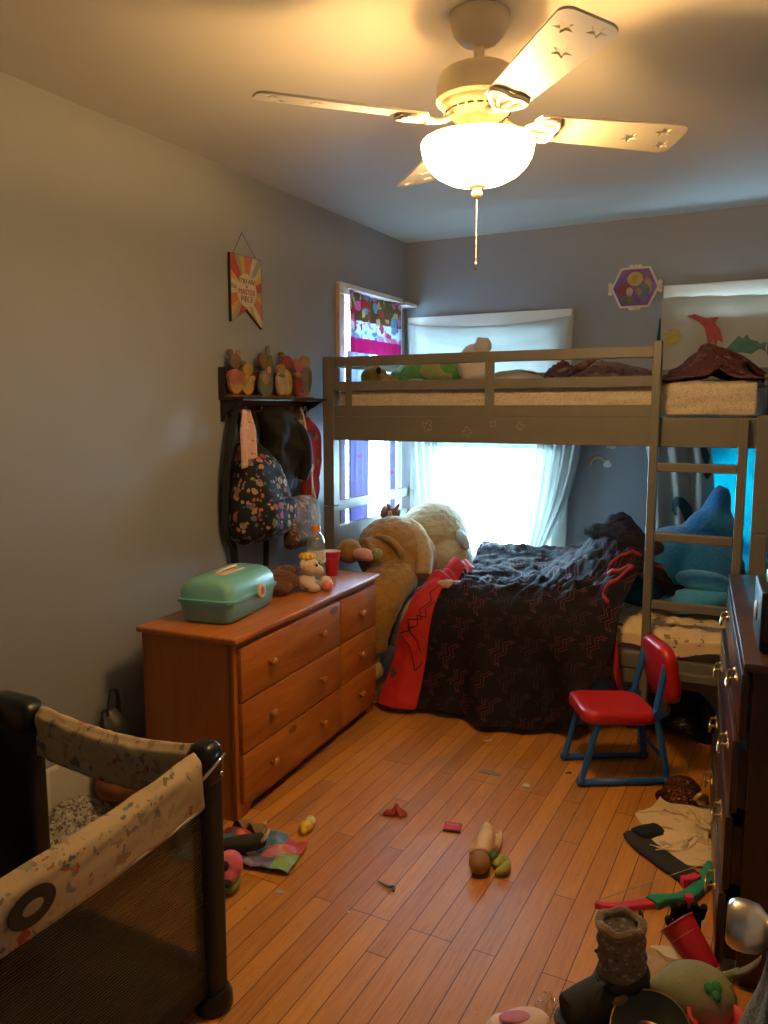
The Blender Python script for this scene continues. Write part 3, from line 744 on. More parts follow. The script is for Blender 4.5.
# backpack
M['floral'] = printed('black_floral_print', (.007, .007, .010), [(.40, .20, .14), (.36, .07, .05), (.40, .25, .06), (.12, .16, .08), (.42, .30, .24), (.08, .12, .22), (.30, .09, .13)], 25, .42, .45, two=True, wobble=.02, rough=.85)
M['black_cloth'] = plain('black_nylon', (.012, .012, .013), .92, var=.2, bs=30, bstr=.2)
bp = thing('backpack', 'black floral print backpack hanging from the wall shelf hooks', 'backpack', (XL + .02, 2.885, .848), 0)
def bag(wz, d, zs, n=40, yoff=None, lump=.012, seed=1., bulge=1.):
    """soft bag hanging against a wall: wz(z) = half width, d(z) = depth"""
    rings = []
    for z in zs:
        w, dp = wz(z), d(z); yo = yoff(z) if yoff else 0; ring = []
        for i in range(n):
            a = 2 * PI * i / n; c, s = math.cos(a), math.sin(a)
            y = w * math.copysign(abs(s) ** .75, s); x = dp * .5 * (1 + math.copysign(abs(c) ** .7, c))
            k = lump * nz(y * 9, z * 9, seed + c)+ lump * .6 * ridge(y * 22, z * 14, seed)
            ring.append((max(.001, x + k * (1 if c > -.5 else 0)), y + yo + k * s, z))
        rings.append(ring)
    return loft(rings)
zs = [i * .46 / 23 for i in range(24)]
ob('pack_body', bag(lambda z: pl([(0, .10), (.05, .165), (.2, .165), (.33, .125), (.41, .085), (.46, .055)], z), lambda z: pl([(0, .08), (.06, .185), (.2, .185), (.35, .13), (.46, .045)], z), zs, seed=3., lump=.022), M['floral'], bp, (0, 0, 0), smooth=True, sub=1)
ob('front_pocket', bag(lambda z: pl([(0, .05), (.03, .115), (.12, .125), (.18, .11), (.20, .06)], z), lambda z: pl([(0, .03), (.05, .075), (.14, .07), (.2, .02)], z), [i * .20 / 12 for i in range(13)], seed=13., lump=.016), M['floral'], bp, (.138, 0, .035), smooth=True, sub=1)
bm = bmesh.new()
tube(bm, [(.03, -.05, .47), (.03, -.06, .55), (.035, -.09, .60), (.04, -.14, .48), (.03, -.165, .30), (.02, -.165, .1), (.03, -.13, 0), (.03, -.115, -.08), (.035, -.10, -.125)], .017, 8, 5, .3)
ob('shoulder_strap', bm, M['black_cloth'], bp, smooth=True)
bm = bmesh.new()
tube(bm, [(.03, .04, .44), (.03, .05, .55), (.03, .02, .60)], .018, 8, 5, .3); ob('grab_loop', bm, M['black_cloth'], bp, smooth=True); bm = bmesh.new(); tube(bm, [(.04, .10, .05), (.04, .105, -.02), (.04, .10, -.125)], .016, 8, 5, .3)
ob('shoulder_strap', bm, M['black_cloth'], bp, smooth=True)
# patterned scarf strip over the near hook
M['pinkprint'] = printed('pink_printed_cotton', (.58, .36, .30), [(.30, .16, .14), (.62, .50, .44)], 45, .35, .7)
def scarf(u, v): 
    y = 2.785 + lerp(.012, -.045, v ** 1.3) + (u - .5) * lerp(.055, .11, sstep(0, .5, v)) * (1 - .15 * v); z = 1.452 - .20 * v - .05 * (1 - u) * v ** 3
    return (XL + .105 + .015 * math.sin(u * 9) * (.4 + v) + .05 * v, y, z)
o = ob('scarf', sheet(scarf, 16, 24, (.1, .2)), M['pinkprint'], solid=.004); tag(o, 'pale pink printed cloth strip hanging above the floral backpack', 'scarf')
# black jacket
jk = thing('jacket', 'plain black jacket hanging behind the floral backpack', 'jacket', (XL + .016, 3.10, 1.02)); jk.scale = (.95, .9, .74)
zs = [i * .61 / 26 for i in range(27)]
ob('jacket_body', bag(lambda z: pl([(0, .06), (.04, .10), (.25, .125), (.42, .115), (.55, .08), (.61, .045)], z), lambda z: pl([(0, .04), (.1, .10), (.4, .135), (.56, .12), (.61, .07)], z), zs, yoff=lambda z: pl([(0, .02), (.3, .02), (.61, -.05)], z), seed=8., lump=.034), M['black_cloth'], jk, smooth=True, sub=1)
bm = bmesh.new(); tube(bm, [(.10, .03, .52), (.14, .085, .42), (.14, .12, .25), (.12, .115, .13)], [.04, .045, .042, .034], 14, 5, .7)
ob('sleeve', bm, M['black_cloth'], jk, smooth=True)
# cat print bag
M['tabby'] = printed('tabby_cat_print', (.20, .105, .05), [(.05, .028, .016), (.32, .18, .09), (.10, .055, .03), (.40, .26, .15)], 26, .42, .8, base2=(.085, .045, .024), two=True, wobble=.06, rough=.7)
cb = thing('cat_print_bag', 'brown tabby cat print drawstring bag hanging low behind the bottle', 'bag', (XL + .075, 3.215, .775), 0)
zs = [i * .26 / 14 for i in range(15)]
ob('bag_body', bag(lambda z: pl([(0, .09), (.03, .135), (.14, .14), (.24, .13), (.26, .10)], z), lambda z: pl([(0, .03), (.05, .085), (.2, .08), (.26, .03)], z), zs, seed=5., lump=.008), M['tabby'], cb, smooth=True, sub=1)
bm = bmesh.new(); tube(bm, [(.03, .11, .25), (.03, .10, .40), (.02, .06, .62), (.02, .03, .685)], .004, 6, 5); tube(bm, [(.03, .118, .02), (.05, .128, .15), (.03, .115, .3), (.02, .07, .6), (.02, .03, .685)], .005, 6, 5)
ob('cord', bm, M['cream_pl'], cb, smooth=True)
# red flowered garment on a hanger by the bed post
M['redflower'] = printed('red_flowered_cloth', (.33, .02, .04), [(.50, .10, .10), (.20, .18, .10), (.42, .28, .20), (.14, .03, .10)], 16, .42, .6, wobble=.04)
rg = thing('dress', 'red flowered dress hanging between the shelf and the bed post', 'dress', (XL + .012, 3.395, .98))
zs = [i * .44 / 18 for i in range(19)]
ob('dress_body', bag(lambda z: pl([(0, .055), (.1, .06), (.25, .062), (.38, .05), (.44, .012)], z), lambda z: pl([(0, .06), (.1, .075), (.35, .07), (.44, .02)], z), zs, seed=11., lump=.014), M['redflower'], rg, smooth=True, sub=1)
bm = bmesh.new(); tube(bm, [(.02, -.0, .445), (.02, .0, .48), (.012, -.012, .495), (.012, -.03, .485)], .002, 6, 4); ob('hanger_hook', bm, M['chrome'], rg)
# slim white hanger edge and folded cream cloth
M['ivory'] = plain('ivory_cloth', (.55, .47, .36), .7)
o = ob('towel', bag(lambda z: .016 + .008 * math.sin(z * 9), lambda z: .035, [i * .30 / 12 for i in range(13)], seed=21., lump=.006), M['ivory'], loc=(XL + .02, 3.305, 1.10), smooth=True); tag(o, 'narrow ivory towel hanging between the jacket and the red dress', 'towel')

# pennant sign
pn = thing('pennant_sign', 'sunburst striped swallowtail wooden sign hanging on the left wall', 'sign', (XL + .004, 2.94, 1.985))
hw, top, bot, notch = .113, .145, -.150, -.088
outline = [(-hw, top), (hw, top), (hw, bot - .016), (0, notch), (-hw, bot)]
ob('board', prism(bmesh.new(), outline, .012, YZ), M['mahog_dark'], pn)
PN = [plain('pennant_' + n, c, .7, var=.1, ns=40) for n, c in (('red', (.42, .06, .06)), ('coral', (.50, .15, .10)), ('mustard', (.55, .33, .06)), ('sage', (.27, .29, .20)), ('cream', (.52, .45, .34)))]
def clip_edge(a):      # distance from the centre to the board outline along angle a (y to the right, z up)
    best = 9; o2 = (0, -.005); dx, dy = math.cos(a), math.sin(a); pts = [(x * .97, y - .002 if y > 0 else y + .004) for x, y in outline]
    for (x1, y1), (x2, y2) in zip(pts, pts[1:] + pts[:1]):
        ex, ey = x2 - x1, y2 - y1; den = dx * ey - dy * ex
        if abs(den) < 1e-9: continue
        t_ = ((x1 - o2[0]) * ey - (y1 - o2[1]) * ex) / den; s_ = ((x1 - o2[0]) * dy - (y1 - o2[1]) * dx) / den
        if t_ > 0 and -1e-6 <= s_ <= 1 + 1e-6: best = min(best, t_)
    return best
bm = bmesh.new(); n = 240; c0 = bm.verts.new((.0126, 0, -.005)); ring = []
for i in range(n):
    a = 2 * PI * i / n; r = clip_edge(a); ring.append(bm.verts.new((.0126, r * math.cos(a), -.005 + r * math.sin(a))))
seq = [0, 0, 2, 4, 3, 4, 1, 1, 2, 3]
for i in range(n):
    f = bm.faces.new((c0, ring[i], ring[(i + 1) % n])); f.material_index = seq[(i // 8) % len(seq)]
me = ob('sunburst', bm, PN, pn)
ob('centre_disc', prism(bmesh.new(), [(.072 * math.cos(2 * PI * i / 40), -.005 + .074 * math.sin(2 * PI * i / 40)) for i in range(40)], .0012, Matrix.Translation((.0126, 0, 0)) @ YZ), PN[4], pn)
PINK = [PC['brown'], PN[0], PC['green'], PN[1]]
RT = (PI / 2, 0, PI / 2)
for body, sz, z, m in (('YOU ARE', .030, .034, PC['brown']), ('A', .018, .011, PC['green']), ('MASTER', .034, -.013, PN[0]), ('PIECE', .036, -.044, PC['brown'])):
    text('lettering', body, sz, m, pn, (.0142, 0, z), RT)
bm = bmesh.new(); tube(bm, [(.006, -.085, .143), (.004, -.015, .245)], .0016, 6); tube(bm, [(.004, -.015, .245), (.006, .085, .143)], .0016, 6)
ob('cord', bm, PC['brown'], pn)

# hexagonal plaque with plain colour shapes
XZ = Matrix(((1, 0, 0, 0), (0, 0, -1, 0), (0, 1, 0, 0), (0, 0, 0, 1)))
hx = thing('wall_plaque', 'hexagonal purple plaque with scrolled cream edge on the back wall', 'plaque', (-.842, YB - .002, 2.117))
hexo = [(.13, 0), (.078, .108), (-.078, .108), (-.13, 0), (-.078, -.108), (.078, -.108)]
M['cream_paint'] = plain('cream_frame_paint', (.66, .58, .44), .5, var=.06); M['purple'] = plain('purple_panel', (.17, .07, .27), .5, var=.35, ns=14)
ob('frame_edge', prism(bmesh.new(), hexo, .010, XZ), M['cream_paint'], hx)
for cx, cz, a0 in ((.133, 0, 0), (-.133, 0, PI), (0, .110, PI / 2), (0, -.110, -PI / 2)):
    bm = bmesh.new()
    for k in (-1, 0, 1):
        px, pz = cx - .022 * k * math.sin(a0), cz + .022 * k * math.cos(a0)
        lathe(bm, [(0, .0105), (.008, .012), (.0125, .010), (.0125, 0)], 14, Matrix.Translation((px, 0, pz)) @ Matrix.Rotation(PI / 2, 4, 'X'))
    ob('scroll', bm, M['cream_paint'], hx, smooth=True)
ob('panel', prism(bmesh.new(), [(x * .90, y * .90) for x, y in hexo], .0122, XZ), M['purple'], hx)
for nm, col, shp in (('shape', 'red', ell(-.045, .012, .040, .045)), ('shape', 'yellow', ell(0, .052, .036, .036)), ('shape', 'blue', ell(.042, -.005, .042, .052)), ('shape', 'cream', ell(-.040, -.008, .022, .026)), ('shape', 'tan', ell(.034, -.016, .024, .028)), ('shape', 'cream', ell(.0, .05, .018, .02)), ('shape', 'green', ell(-.040, -.062, .034, .022)), ('shape', 'honey', ell(.084, .02, .014, .034))):
    pass
for i, (col, shp) in enumerate((('red', ell(-.055, -.01, .040, .034, a=.5)), ('yellow', ell(.0, .045, .042, .038)), ('honey', ell(.07, .01, .018, .045, a=.3)), ('blue', ell(.042, -.022, .038, .044)), ('cream', ell(-.028, -.022, .018, .024)), ('tan', ell(.020, -.024, .018, .02)), ('green', ell(-.04, -.068, .034, .018)))):
    ob('colour_shape', prism(bmesh.new(), shp, .0130 + .0003 * i, XZ), PC[col], hx)
# rainbow sticker and a pale scrap below the upper bunk
rs = thing('rainbow_sticker', 'small rainbow sticker on the grey back wall under the bunk', 'sticker', (-1.012, YB + .0002, 1.135))
for i, c in enumerate(((.42, .12, .12), (.55, .30, .10), (.55, .48, .16), (.16, .30, .22), (.18, .24, .42))):
    r0 = .060 - .008 * i; pts = [(r0 * math.cos(a), r0 * math.sin(a)) for a in [PI * k / 16 for k in range(17)]] + [((r0 - .007) * math.cos(a), (r0 - .007) * math.sin(a)) for a in [PI - PI * k / 16 for k in range(17)]]
    ob('arc', prism(bmesh.new(), pts, .0006, XZ), plain('rainbow_%d' % i, c, .5), rs)
bm = bmesh.new(); prism(bm, ell(.052, .004, .024, .016), .0009, XZ); prism(bm, ell(.052, .018, .014, .012), .001, XZ); ob('cloud', bm, plain('cloud_white', (.7, .7, .7), .6), rs)
o = ob('wall_sticker', prism(bmesh.new(), [(-.028, -.008), (.02, -.012), (.03, 0), (.018, .012), (-.022, .010)], .0007, XZ), M['cream_paint'], loc=(-.942, YB - .0012, 1.243)); tag(o, 'small pale torn sticker on the back wall above the rainbow', 'sticker')

# ------------------------------------------------------------------ curtains
# left window: patchwork curtain, gathered valance and two panels
def patch_mat():
    t = NT('patchwork_curtain'); v = t.coord('Object')
    z = t.n('SeparateXYZ', {0: v}).outputs[2]
    wv = t.n('TexNoise', {'Vector': v, 'Scale': 30., 'Detail': 2.}).outputs['Color']
    vv = t.n('VectorMath', {0: t.coord('Object', scale=(0, 1, 1)), 1: t.n('VectorMath', {0: wv, 3: .05}, operation='SCALE').outputs[0]}, operation='ADD').outputs[0]
    vo = t.n('TexVoronoi', {'Vector': vv, 'Scale': 20.})
    sp = t.n('SeparateColor', {0: vo.outputs['Color']})
    m = t.math('LESS_THAN', vo.outputs['Distance'], .5)
    zz = t.math('DIVIDE', t.math('SUBTRACT', z, .7), 1.4)     # 0 at the sill, 1 at the rod
    def zf(q): return (q - .7) / 1.4
    basec = t.ramp(zz, [(0, (.40, .38, .60)), (zf(1.05), (.42, .41, .64)), (zf(1.35), (.48, .52, .70)), (zf(1.62), (.55, .62, .76)), (zf(1.765), (.52, .06, .27)), (zf(1.845), (.60, .70, .82)), (zf(1.94), (.20, .16, .10))], 'CONSTANT')
    motif = t.ramp(sp.outputs[1], [(0, (.50, .07, .11)), (.2, (.60, .20, .40)), (.4, (.20, .36, .50)), (.6, (.55, .48, .30)), (.8, (.50, .34, .50))], 'CONSTANT')
    top = t.math('GREATER_THAN', z, 1.845); low = t.math('LESS_THAN', z, 1.3)
    k = t.math('MULTIPLY', m, t.math('ADD', t.math('MULTIPLY', top, .9), t.math('MULTIPLY', t.math('MULTIPLY', low, .75), t.math('LESS_THAN', sp.outputs[0], .22))))
    c = t.mix(k, basec, motif)
    d = t.n('BsdfDiffuse', {0: c}).outputs[0]; tl = t.n('BsdfTranslucent', {0: c}).outputs[0]
    return t.done(t.n('MixShader', {0: .32, 1: d, 2: tl}).outputs[0])
M['patch'] = patch_mat()
cu = thing('patchwork_curtain', 'pink and blue patchwork print curtain at the narrow left window', 'curtain', (XL + .03, 4.13, .8))
cX = XL + .045
def kidsheet(name, fn, nu, nv, m, T, solid=.0025): return kid(name, sheet(fn, nu, nv, (1, 1)), m, T, solid=solid)
kidsheet('valance', lambda u, v: (cX + .014 * math.sin(u * 44) * (.4 + .6 * v), lerp(3.815, 4.44, u), lerp(2.098 - .012 * math.sin(u * PI), 1.765, v)), 90, 20, M['patch'], cu)
kidsheet('panel', lambda u, v: (cX + .003 + .016 * math.sin(u * 20 + v), lerp(3.775, 4.0 - .02 * v, u) , lerp(1.77, .76, v)), 50, 30, M['patch'], cu)
kidsheet('panel', lambda u, v: (cX + .003 + .016 * math.sin(u * 16 + v), lerp(4.27 - .03 * v + .02 * v * v, 4.43 - .09 * math.sin(PI * .5 * min(1, v * 2)), u), lerp(1.77, .76, v)), 50, 30, M['patch'], cu)
bm = bmesh.new(); tube(bm, [(XL + .045, 3.79, 2.104), (XL + .045, 4.46, 2.104)], .006, 8); ob('rod', bm, M['trim'], cu, loc=tuple(-Vector(cu.location)))
o = ob('curtain_bracket', B((XL + .001, 4.44, 2.085), (XL + .085, 4.585, 2.105), .003), M['trim']); tag(o, 'small white wooden ledge in the corner next to the left window', 'ledge')

# back window: white sheet pinned at its top corners, sheer drapes below
M['sheetw'] = sheer('white_pinned_sheet', (.62, .64, .62), 1., .27)
M['sheer'] = sheer('white_sheer', (.72, .75, .72), .93, .33)
cw = thing('white_curtain', 'white sheer curtain pinned over the middle back window', 'curtain', (-1.70, YB - .05, .45))
def wtop(u, v):
    sag = .035 * (4 * u * (1 - u)); x = lerp(-2.215, -1.165, u) + .035 * v * (1 - 2 * u) * 1.2
    z = lerp(1.985 - sag, 1.22, v)
    dy = .006 * ridge(u * 2 + v * .8, v * 3, 4) + .02 * math.exp(-((v - .05 - .12 * 4 * u * (1 - u)) / .05) ** 2) * math.sin(PI * u) + .015 * max(0, math.sin(u * 60 + v * 3)) * (math.exp(-u * 18) + math.exp(-(1 - u) * 18))
    return (x, YB - .035 - dy, z)
kidsheet('pinned_panel', wtop, 120, 60, M['sheetw'], cw)
def dl(u, v):
    xo = -2.21 + .22 * u * (1 - .35 * v) + .10 * v; return (xo + .03 * sstep(.2, 1, v) * u, YB - .05 - .016 * math.sin(u * 26 + v * 1.5) - .01 * v, lerp(1.36, .50, v))
def drt(u, v):
    x = lerp(-1.36, -1.10, u) - .20 * v * v * (.3 + u); return (x, YB - .055 - .018 * math.sin(u * 30 + v * 2) - .02 * v, lerp(1.36, .46 + .06 * u, v))
kidsheet('drape', dl, 60, 30, M['sheer'], cw); kidsheet('drape', drt, 70, 30, M['sheer'], cw)
def dmid(u, v): return (lerp(-2.0, -1.42, u) , YB - .04 - .008 * math.sin(u * 38 + v), lerp(1.36, .50, v))
M['gauze'] = sheer('white_gauze', (.9, .92, .92), .12, .8)
kidsheet('gauze_panel', dmid, 60, 20, M['gauze'], cw, 0)

# right window: cream sea-print sheet over an aqua blind
def aqua_mat():
    t = NT('aqua_cloth'); v = t.coord()
    c = t.ramp(t.noise(v, 3.5, 3, .6, .5), [(.3, (.012, .085, .13)), (.48, (.015, .21, .24)), (.7, (.03, .31, .33))])
    d = t.n('BsdfDiffuse', {0: c}).outputs[0]; tl = t.n('BsdfTranslucent', {0: c}).outputs[0]
    return t.done(t.n('MixShader', {0: .62, 1: d, 2: tl}).outputs[0])
M['aqua'] = aqua_mat()
ac = thing('aqua_curtain', 'bright aqua cloth glowing in the window behind the ladder', 'curtain', (-.22, YB - .03, .5))
def aq(u, v):
    z = lerp(1.93, .50, v); x = lerp(-.665, .24, u)
    return (x, YB - .036 - .010 * ridge(u * 3 + v, v * 2.2, 7) - .006 * math.sin(u * 24 + 2 * v), z)
kidsheet('aqua_panel', aq, 90, 60, M['aqua'], ac)
kidsheet('edge_strip', lambda u, v: (lerp(-.70, -.655, u) - .055 * v, YB - .045 - .006 * math.sin(u * 6), lerp(1.94, 1.35, v)), 8, 20, M['aqua'], ac)
def seaprint():
    t = NT('sea_print_cloth')
    c = t.ramp(t.noise(t.coord(), 3., 2), [(.35, (.54, .51, .44)), (.65, (.64, .61, .53))])
    d = t.n('BsdfDiffuse', {0: c}).outputs[0]; tl = t.n('BsdfTranslucent', {0: c}).outputs[0]
    return t.done(t.n('MixShader', {0: .2, 1: d, 2: tl}).outputs[0])
M['sea'] = seaprint()
SP = {k: plain('seaprint_' + k, c, .85, var=.15, ns=30) for k, c in dict(coral=(.46, .10, .09), green=(.10, .26, .19), yellow=(.48, .40, .08), navy=(.035, .075, .10), ink=(.04, .04, .04)).items()}
sc = thing('sea_print_curtain', 'cream cloth with coral, fish and yellow creature prints over the right back window', 'curtain', (-.25, YB - .07, .6))
def seaY(x, z): return YB - .062 - .012 * ridge(x * 4 + z, z * 2.5, 2.) - .008 * math.sin(x * 17 + z * 2)
def seatop(u, v):
    x = lerp(-.69, .27, u); z = lerp(2.045 - .018 * sstep(0, 1, u * 1.2) - .006 * ridge(u * 6, 1), 1.30, v)
    return (x, seaY(x, z) - .012 * math.exp(-(v / .06) ** 2), z)
kidsheet('upper_panel', seatop, 100, 50, M['sea'], sc)
def seadrape(u, v):
    x = lerp(-.76, -.42, u) + .07 * v * (1 - u) + .05 * math.sin(v * 2.2); z = lerp(1.34, .62, v)
    return (x, YB - .075 - .022 * math.sin(u * 17 + 1.2 * v) - .012 * ridge(u * 3, v * 2, 3), z)
kidsheet('side_drape', seadrape, 60, 40, M['sea'], sc)
def on_sea(name, pts, col):
    bm = prism(bmesh.new(), pts, .0018)
    bmesh.ops.subdivide_edges(bm, edges=bm.edges[:], cuts=1)
    for v in bm.verts: x, z, h = v.co; v.co = (x, seaY(x, z) - .0042 - h, z)
    kid(name, bm, SP[col], sc)
def blobpts(cx, cz, fn, n=60): return [(cx + fn(2 * PI * i / n) * math.cos(2 * PI * i / n), cz + fn(2 * PI * i / n) * math.sin(2 * PI * i / n)) for i in range(n)]
on_sea('yellow_print', blobpts(-.625, 1.84, lambda a: .040 + .006 * math.cos(9 * a)), 'yellow')
on_sea('yellow_centre', blobpts(-.628, 1.84, lambda a: .014 + .004 * math.cos(5 * a), 30), 'ink')
on_sea('coral_print', [(-.56, 1.94), (-.52, 1.95), (-.46, 1.925), (-.40, 1.93), (-.42, 1.90), (-.39, 1.86), (-.375, 1.80), (-.40, 1.81), (-.41, 1.77), (-.425, 1.82), (-.445, 1.76), (-.455, 1.83), (-.47, 1.88), (-.50, 1.91)], 'coral')
on_sea('fish_print', [(-.36, 1.765), (-.33, 1.80), (-.30, 1.83), (-.285, 1.815), (-.26, 1.835), (-.25, 1.81), (-.215, 1.80), (-.20, 1.785), (-.17, 1.795), (-.175, 1.765), (-.17, 1.745), (-.20, 1.76), (-.24, 1.735), (-.29, 1.745), (-.33, 1.74)], 'green')
on_sea('fish_print', [(-.06, 1.76), (-.03, 1.79), (.0, 1.79), (.04, 1.765), (.08, 1.78), (.075, 1.73), (.03, 1.745), (-.02, 1.735)], 'green')
# dark wave-shaped tail on the side drape
def on_drape(name, pts, col):
    bm = prism(bmesh.new(), pts, .002); bmesh.ops.subdivide_edges(bm, edges=bm.edges[:], cuts=2)
    for v in bm.verts:
        a, b, h = v.co; q = seadrape(a, b); v.co = (q[0], q[1] - .005 - h, q[2])
    kid(name, bm, SP[col], sc)
on_drape('tail_print', [(.28, .60), (.30, .53), (.38, .49), (.50, .50), (.60, .56), (.66, .66), (.80, .72), (.95, .74), (.95, .95), (.60, .96), (.50, .80), (.50, .68), (.44, .58), (.38, .56), (.36, .60), (.38, .63), (.32, .64)], 'navy')
on_drape('seahorse_print', [(.86, .12), (.93, .10), (.97, .18), (.93, .26), (.97, .32), (.90, .36), (.84, .30), (.89, .24), (.86, .18)], 'ink')

# ------------------------------------------------------------------ lower bunk bedding
def logo_mat(name, base, line, line2, sx, sy, rotz, rough=.8, lines=((.72, 1.0, .05), (.36, .90, .05), (.02, .72, .05), (-.28, .56, .05)), shift=(0, 0, 0)):
    """cloth printed with rows of stacked zigzag winged W outlines"""
    t = NT(name); v = t.coord('UV', scale=(1, 1, 1), rot=(0, 0, rotz), loc=shift)
    s = t.n('SeparateXYZ', {0: v}); X, Y = s.outputs[0], s.outputs[1]
    row = t.math('FLOOR', t.math('DIVIDE', Y, sy))
    xs = t.math('ADD', t.math('DIVIDE', X, sx), t.math('MULTIPLY', t.math('MODULO', t.math('ABSOLUTE', row), 2.), .5))
    cell = t.math('FLOOR', xs)
    a = t.math('MULTIPLY', t.math('SUBTRACT', t.math('SUBTRACT', xs, cell), .5), 2.6)             # -1.3..1.3
    b = t.math('MULTIPLY', t.math('SUBTRACT', t.math('SUBTRACT', t.math('DIVIDE', Y, sy), row), .5), 2.4)
    A = t.math('ABSOLUTE', a)
    tri = t.math('ABSOLUTE', t.math('SUBTRACT', A, .48))            # a W: valleys at +-.48, peak at 0
    total = None
    for off, lim, wd in lines:
        d = t.math('ABSOLUTE', t.math('SUBTRACT', b, t.math('ADD', t.math('MULTIPLY', tri, 1.15), off - .55)))
        m = t.math('MULTIPLY', t.math('LESS_THAN', d, wd * 1.4), t.math('LESS_THAN', A, lim))
        total = m if total is None else t.math('MAXIMUM', total, m)
    for off, l0, l1 in ((.72, .98, 1.03), (.36, .86, .91)):
        e = t.math('MULTIPLY', t.math('GREATER_THAN', A, l0), t.math('LESS_THAN', A, l1))
        total = t.math('MAXIMUM', total, t.math('MULTIPLY', e, t.math('MULTIPLY', t.math('GREATER_THAN', b, .25), t.math('LESS_THAN', b, .85))))
    rn = t.n('TexWhiteNoise', {'Vector': t.n('CombineXYZ', {0: cell, 1: row}).outputs[0]}, noise_dimensions='3D').outputs[0]
    lc = t.mix(t.math('GREATER_THAN', rn, .55), line, line2)
    c = t.mix(total, base, lc)
    return t.done(t.bsdf(c, rough, 0, t.bump(t.noise(t.coord(), 22., 4, .6), .5, .014), **{'Sheen Weight': .0, 'Specular IOR Level': .28}))
M['quilt'] = logo_mat('black_logo_quilt', (.0085, .0045, .0085), (.105, .024, .036), (.040, .020, .032), .165, .128, 1.2, lines=((.80, 1.05, .032), (.42, .92, .032), (-.10, .70, .032), (-.42, .52, .032)))
M['quilt_red'] = logo_mat('red_logo_lining', (.50, .022, .022), (.055, .006, .01), (.055, .006, .01), .50, .60, 1.75, .7, lines=((.55, 1.0, .0001), (.12, .9, .0001)), shift=(.12, .16, 0))
cf = thing('comforter', 'black comforter with red zigzag logos falling off the lower bunk', 'comforter', (-1.15, 3.45, 0))
prof = [(0, 4.40, .60), (0, 4.28, .645), (0, 4.10, .585), (0, 3.88, .535), (0, 3.66, .530), (0, 3.52, .545), (0, 3.445, .50), (0, 3.405, .40), (0, 3.385, .26), (0, 3.365, .12), (0, 3.335, .022)]
PRF = smoothpath(prof, 15)
def prf(v):
    k = v * (len(PRF) - 1); i = min(int(k), len(PRF) - 2); return PRF[i].lerp(PRF[i + 1], k - i)
def hump(x, y):
    h = .265 * math.exp(-((x + .76) / .23) ** 2 - ((y - 3.98) / .28) ** 2)
    h += .12 * math.exp(-((x + .62) / .16) ** 2 - ((y - 3.66) / .20) ** 2)
    h += .09 * math.exp(-((x + .80) / .10) ** 2 - ((y - 4.12) / .10) ** 2)
    return h
def quilt(u, v):
    p = prf(v); top = sstep(3.40, 3.56, p.y); drop = 1 - top
    xl = lerp(lerp(-1.50, -1.56, v), -1.60, sstep(3.7, 4.4, p.y)); xr = lerp(-.645, -.42, sstep(3.46, 3.72, p.y)) - .14 * sstep(.48, .0, p.z) * drop
    x = lerp(xl, xr, u); y, z = p.y, p.z
    z += hump(x, y) * top
    # soft rumples on top, vertical folds where it hangs
    w = .034 * ridge(x * 4.2 + y * 2.5, y * 5.5 - x, 1.) + .024 * ridge(x * 9 + y * 6, y * 13 - 5 * x, 4.) + .010 * ridge(x * 22 + y * 9, y * 25 - 6 * x, 7.)
    z += w * top * (.6 + .7 * math.exp(-((y - 3.62) / .3) ** 2))
    fold = .026 * math.sin(x * 15 + 1.7 * z) + .016 * math.sin(x * 31 + 4 * z + 1) + .02 * nz(x * 6, z * 5, 2)
    y -= drop * (.02 + fold * sstep(.54, .1, z))
    y -= drop * .05 * math.exp(-((x + 1.16) / .2) ** 2) * sstep(.45, 0, z)
    # hem rises towards the right
    if drop > .5: z = max(z, .012) ; z += sstep(-.98, -.74, x) * .10 * sstep(.40, .0, z)
    return (x, y, z + .012)
kid('quilt_face', sheet(quilt, 190, len(PRF) - 1, (1.0, 1.55)), M['quilt'], cf, solid=.012)
# folded-back left edge showing the red lining
def lining(u, v):
    v2 = lerp(.30, 1, v); p = prf(v2); e = Vector(quilt(.015, v2)); top = sstep(3.40, 3.56, p.y)
    w = lerp(.20, .055, sstep(.42, 1., top)) + .03 * math.sin(v * 6)
    w = pl([(0, .10), (.2, .12), (.45, .13), (.62, .16), (1, .205)], v)
    a = u
    x = e.x + .03 - w * a - .02 * v; bulge = math.sin(a * PI) * .035 + .010 * ridge(a * 2, v * 9, 3)
    y = e.y - (1 - top) * (bulge + .014); z = e.z + top * (bulge * 1.1 + .018) - .03 * a * top
    z += .03 * math.sin(a * PI * 1.0) * top * math.exp(-((v - .15) / .15) ** 2)
    if top < .5: z = max(z, .012 + .02 * a)
    return (x, y, z)
kid('red_lining', sheet(lining, 26, 90, (.22, 1.0)), M['quilt_red'], cf, solid=.008)
def lin_print(name, pts, r, mat):
    path = [Vector(lining(u_, v_)) + Vector((-.004, -.0065, .004)) for u_, v_ in pts]; dense = []
    for a_, b_ in zip(pts, pts[1:]):
        for k in range(9): q_ = lining(lerp(a_[0], b_[0], k / 9), lerp(a_[1], b_[1], k / 9)); dense.append(Vector(q_) + Vector((-.003, -.0062, .002)))
    dense.append(path[-1]); kid(name, tube(bmesh.new(), dense, r, 6), mat, cf)
M['black_line'] = plain('black_print_line', (.012, .008, .010), .8)
lin_print('logo_line', [(.02, .30), (.30, .37), (.12, .42), (.42, .47), (.25, .52), (.72, .53), (.50, .585), (.86, .61), (.45, .66), (.20, .78), (.05, .74)], .0026, M['black_line'])
lin_print('logo_line', [(.02, .42), (.22, .46), (.12, .51), (.45, .50), (.30, .555), (.62, .575), (.25, .635), (.12, .69)], .0026, M['black_line'])
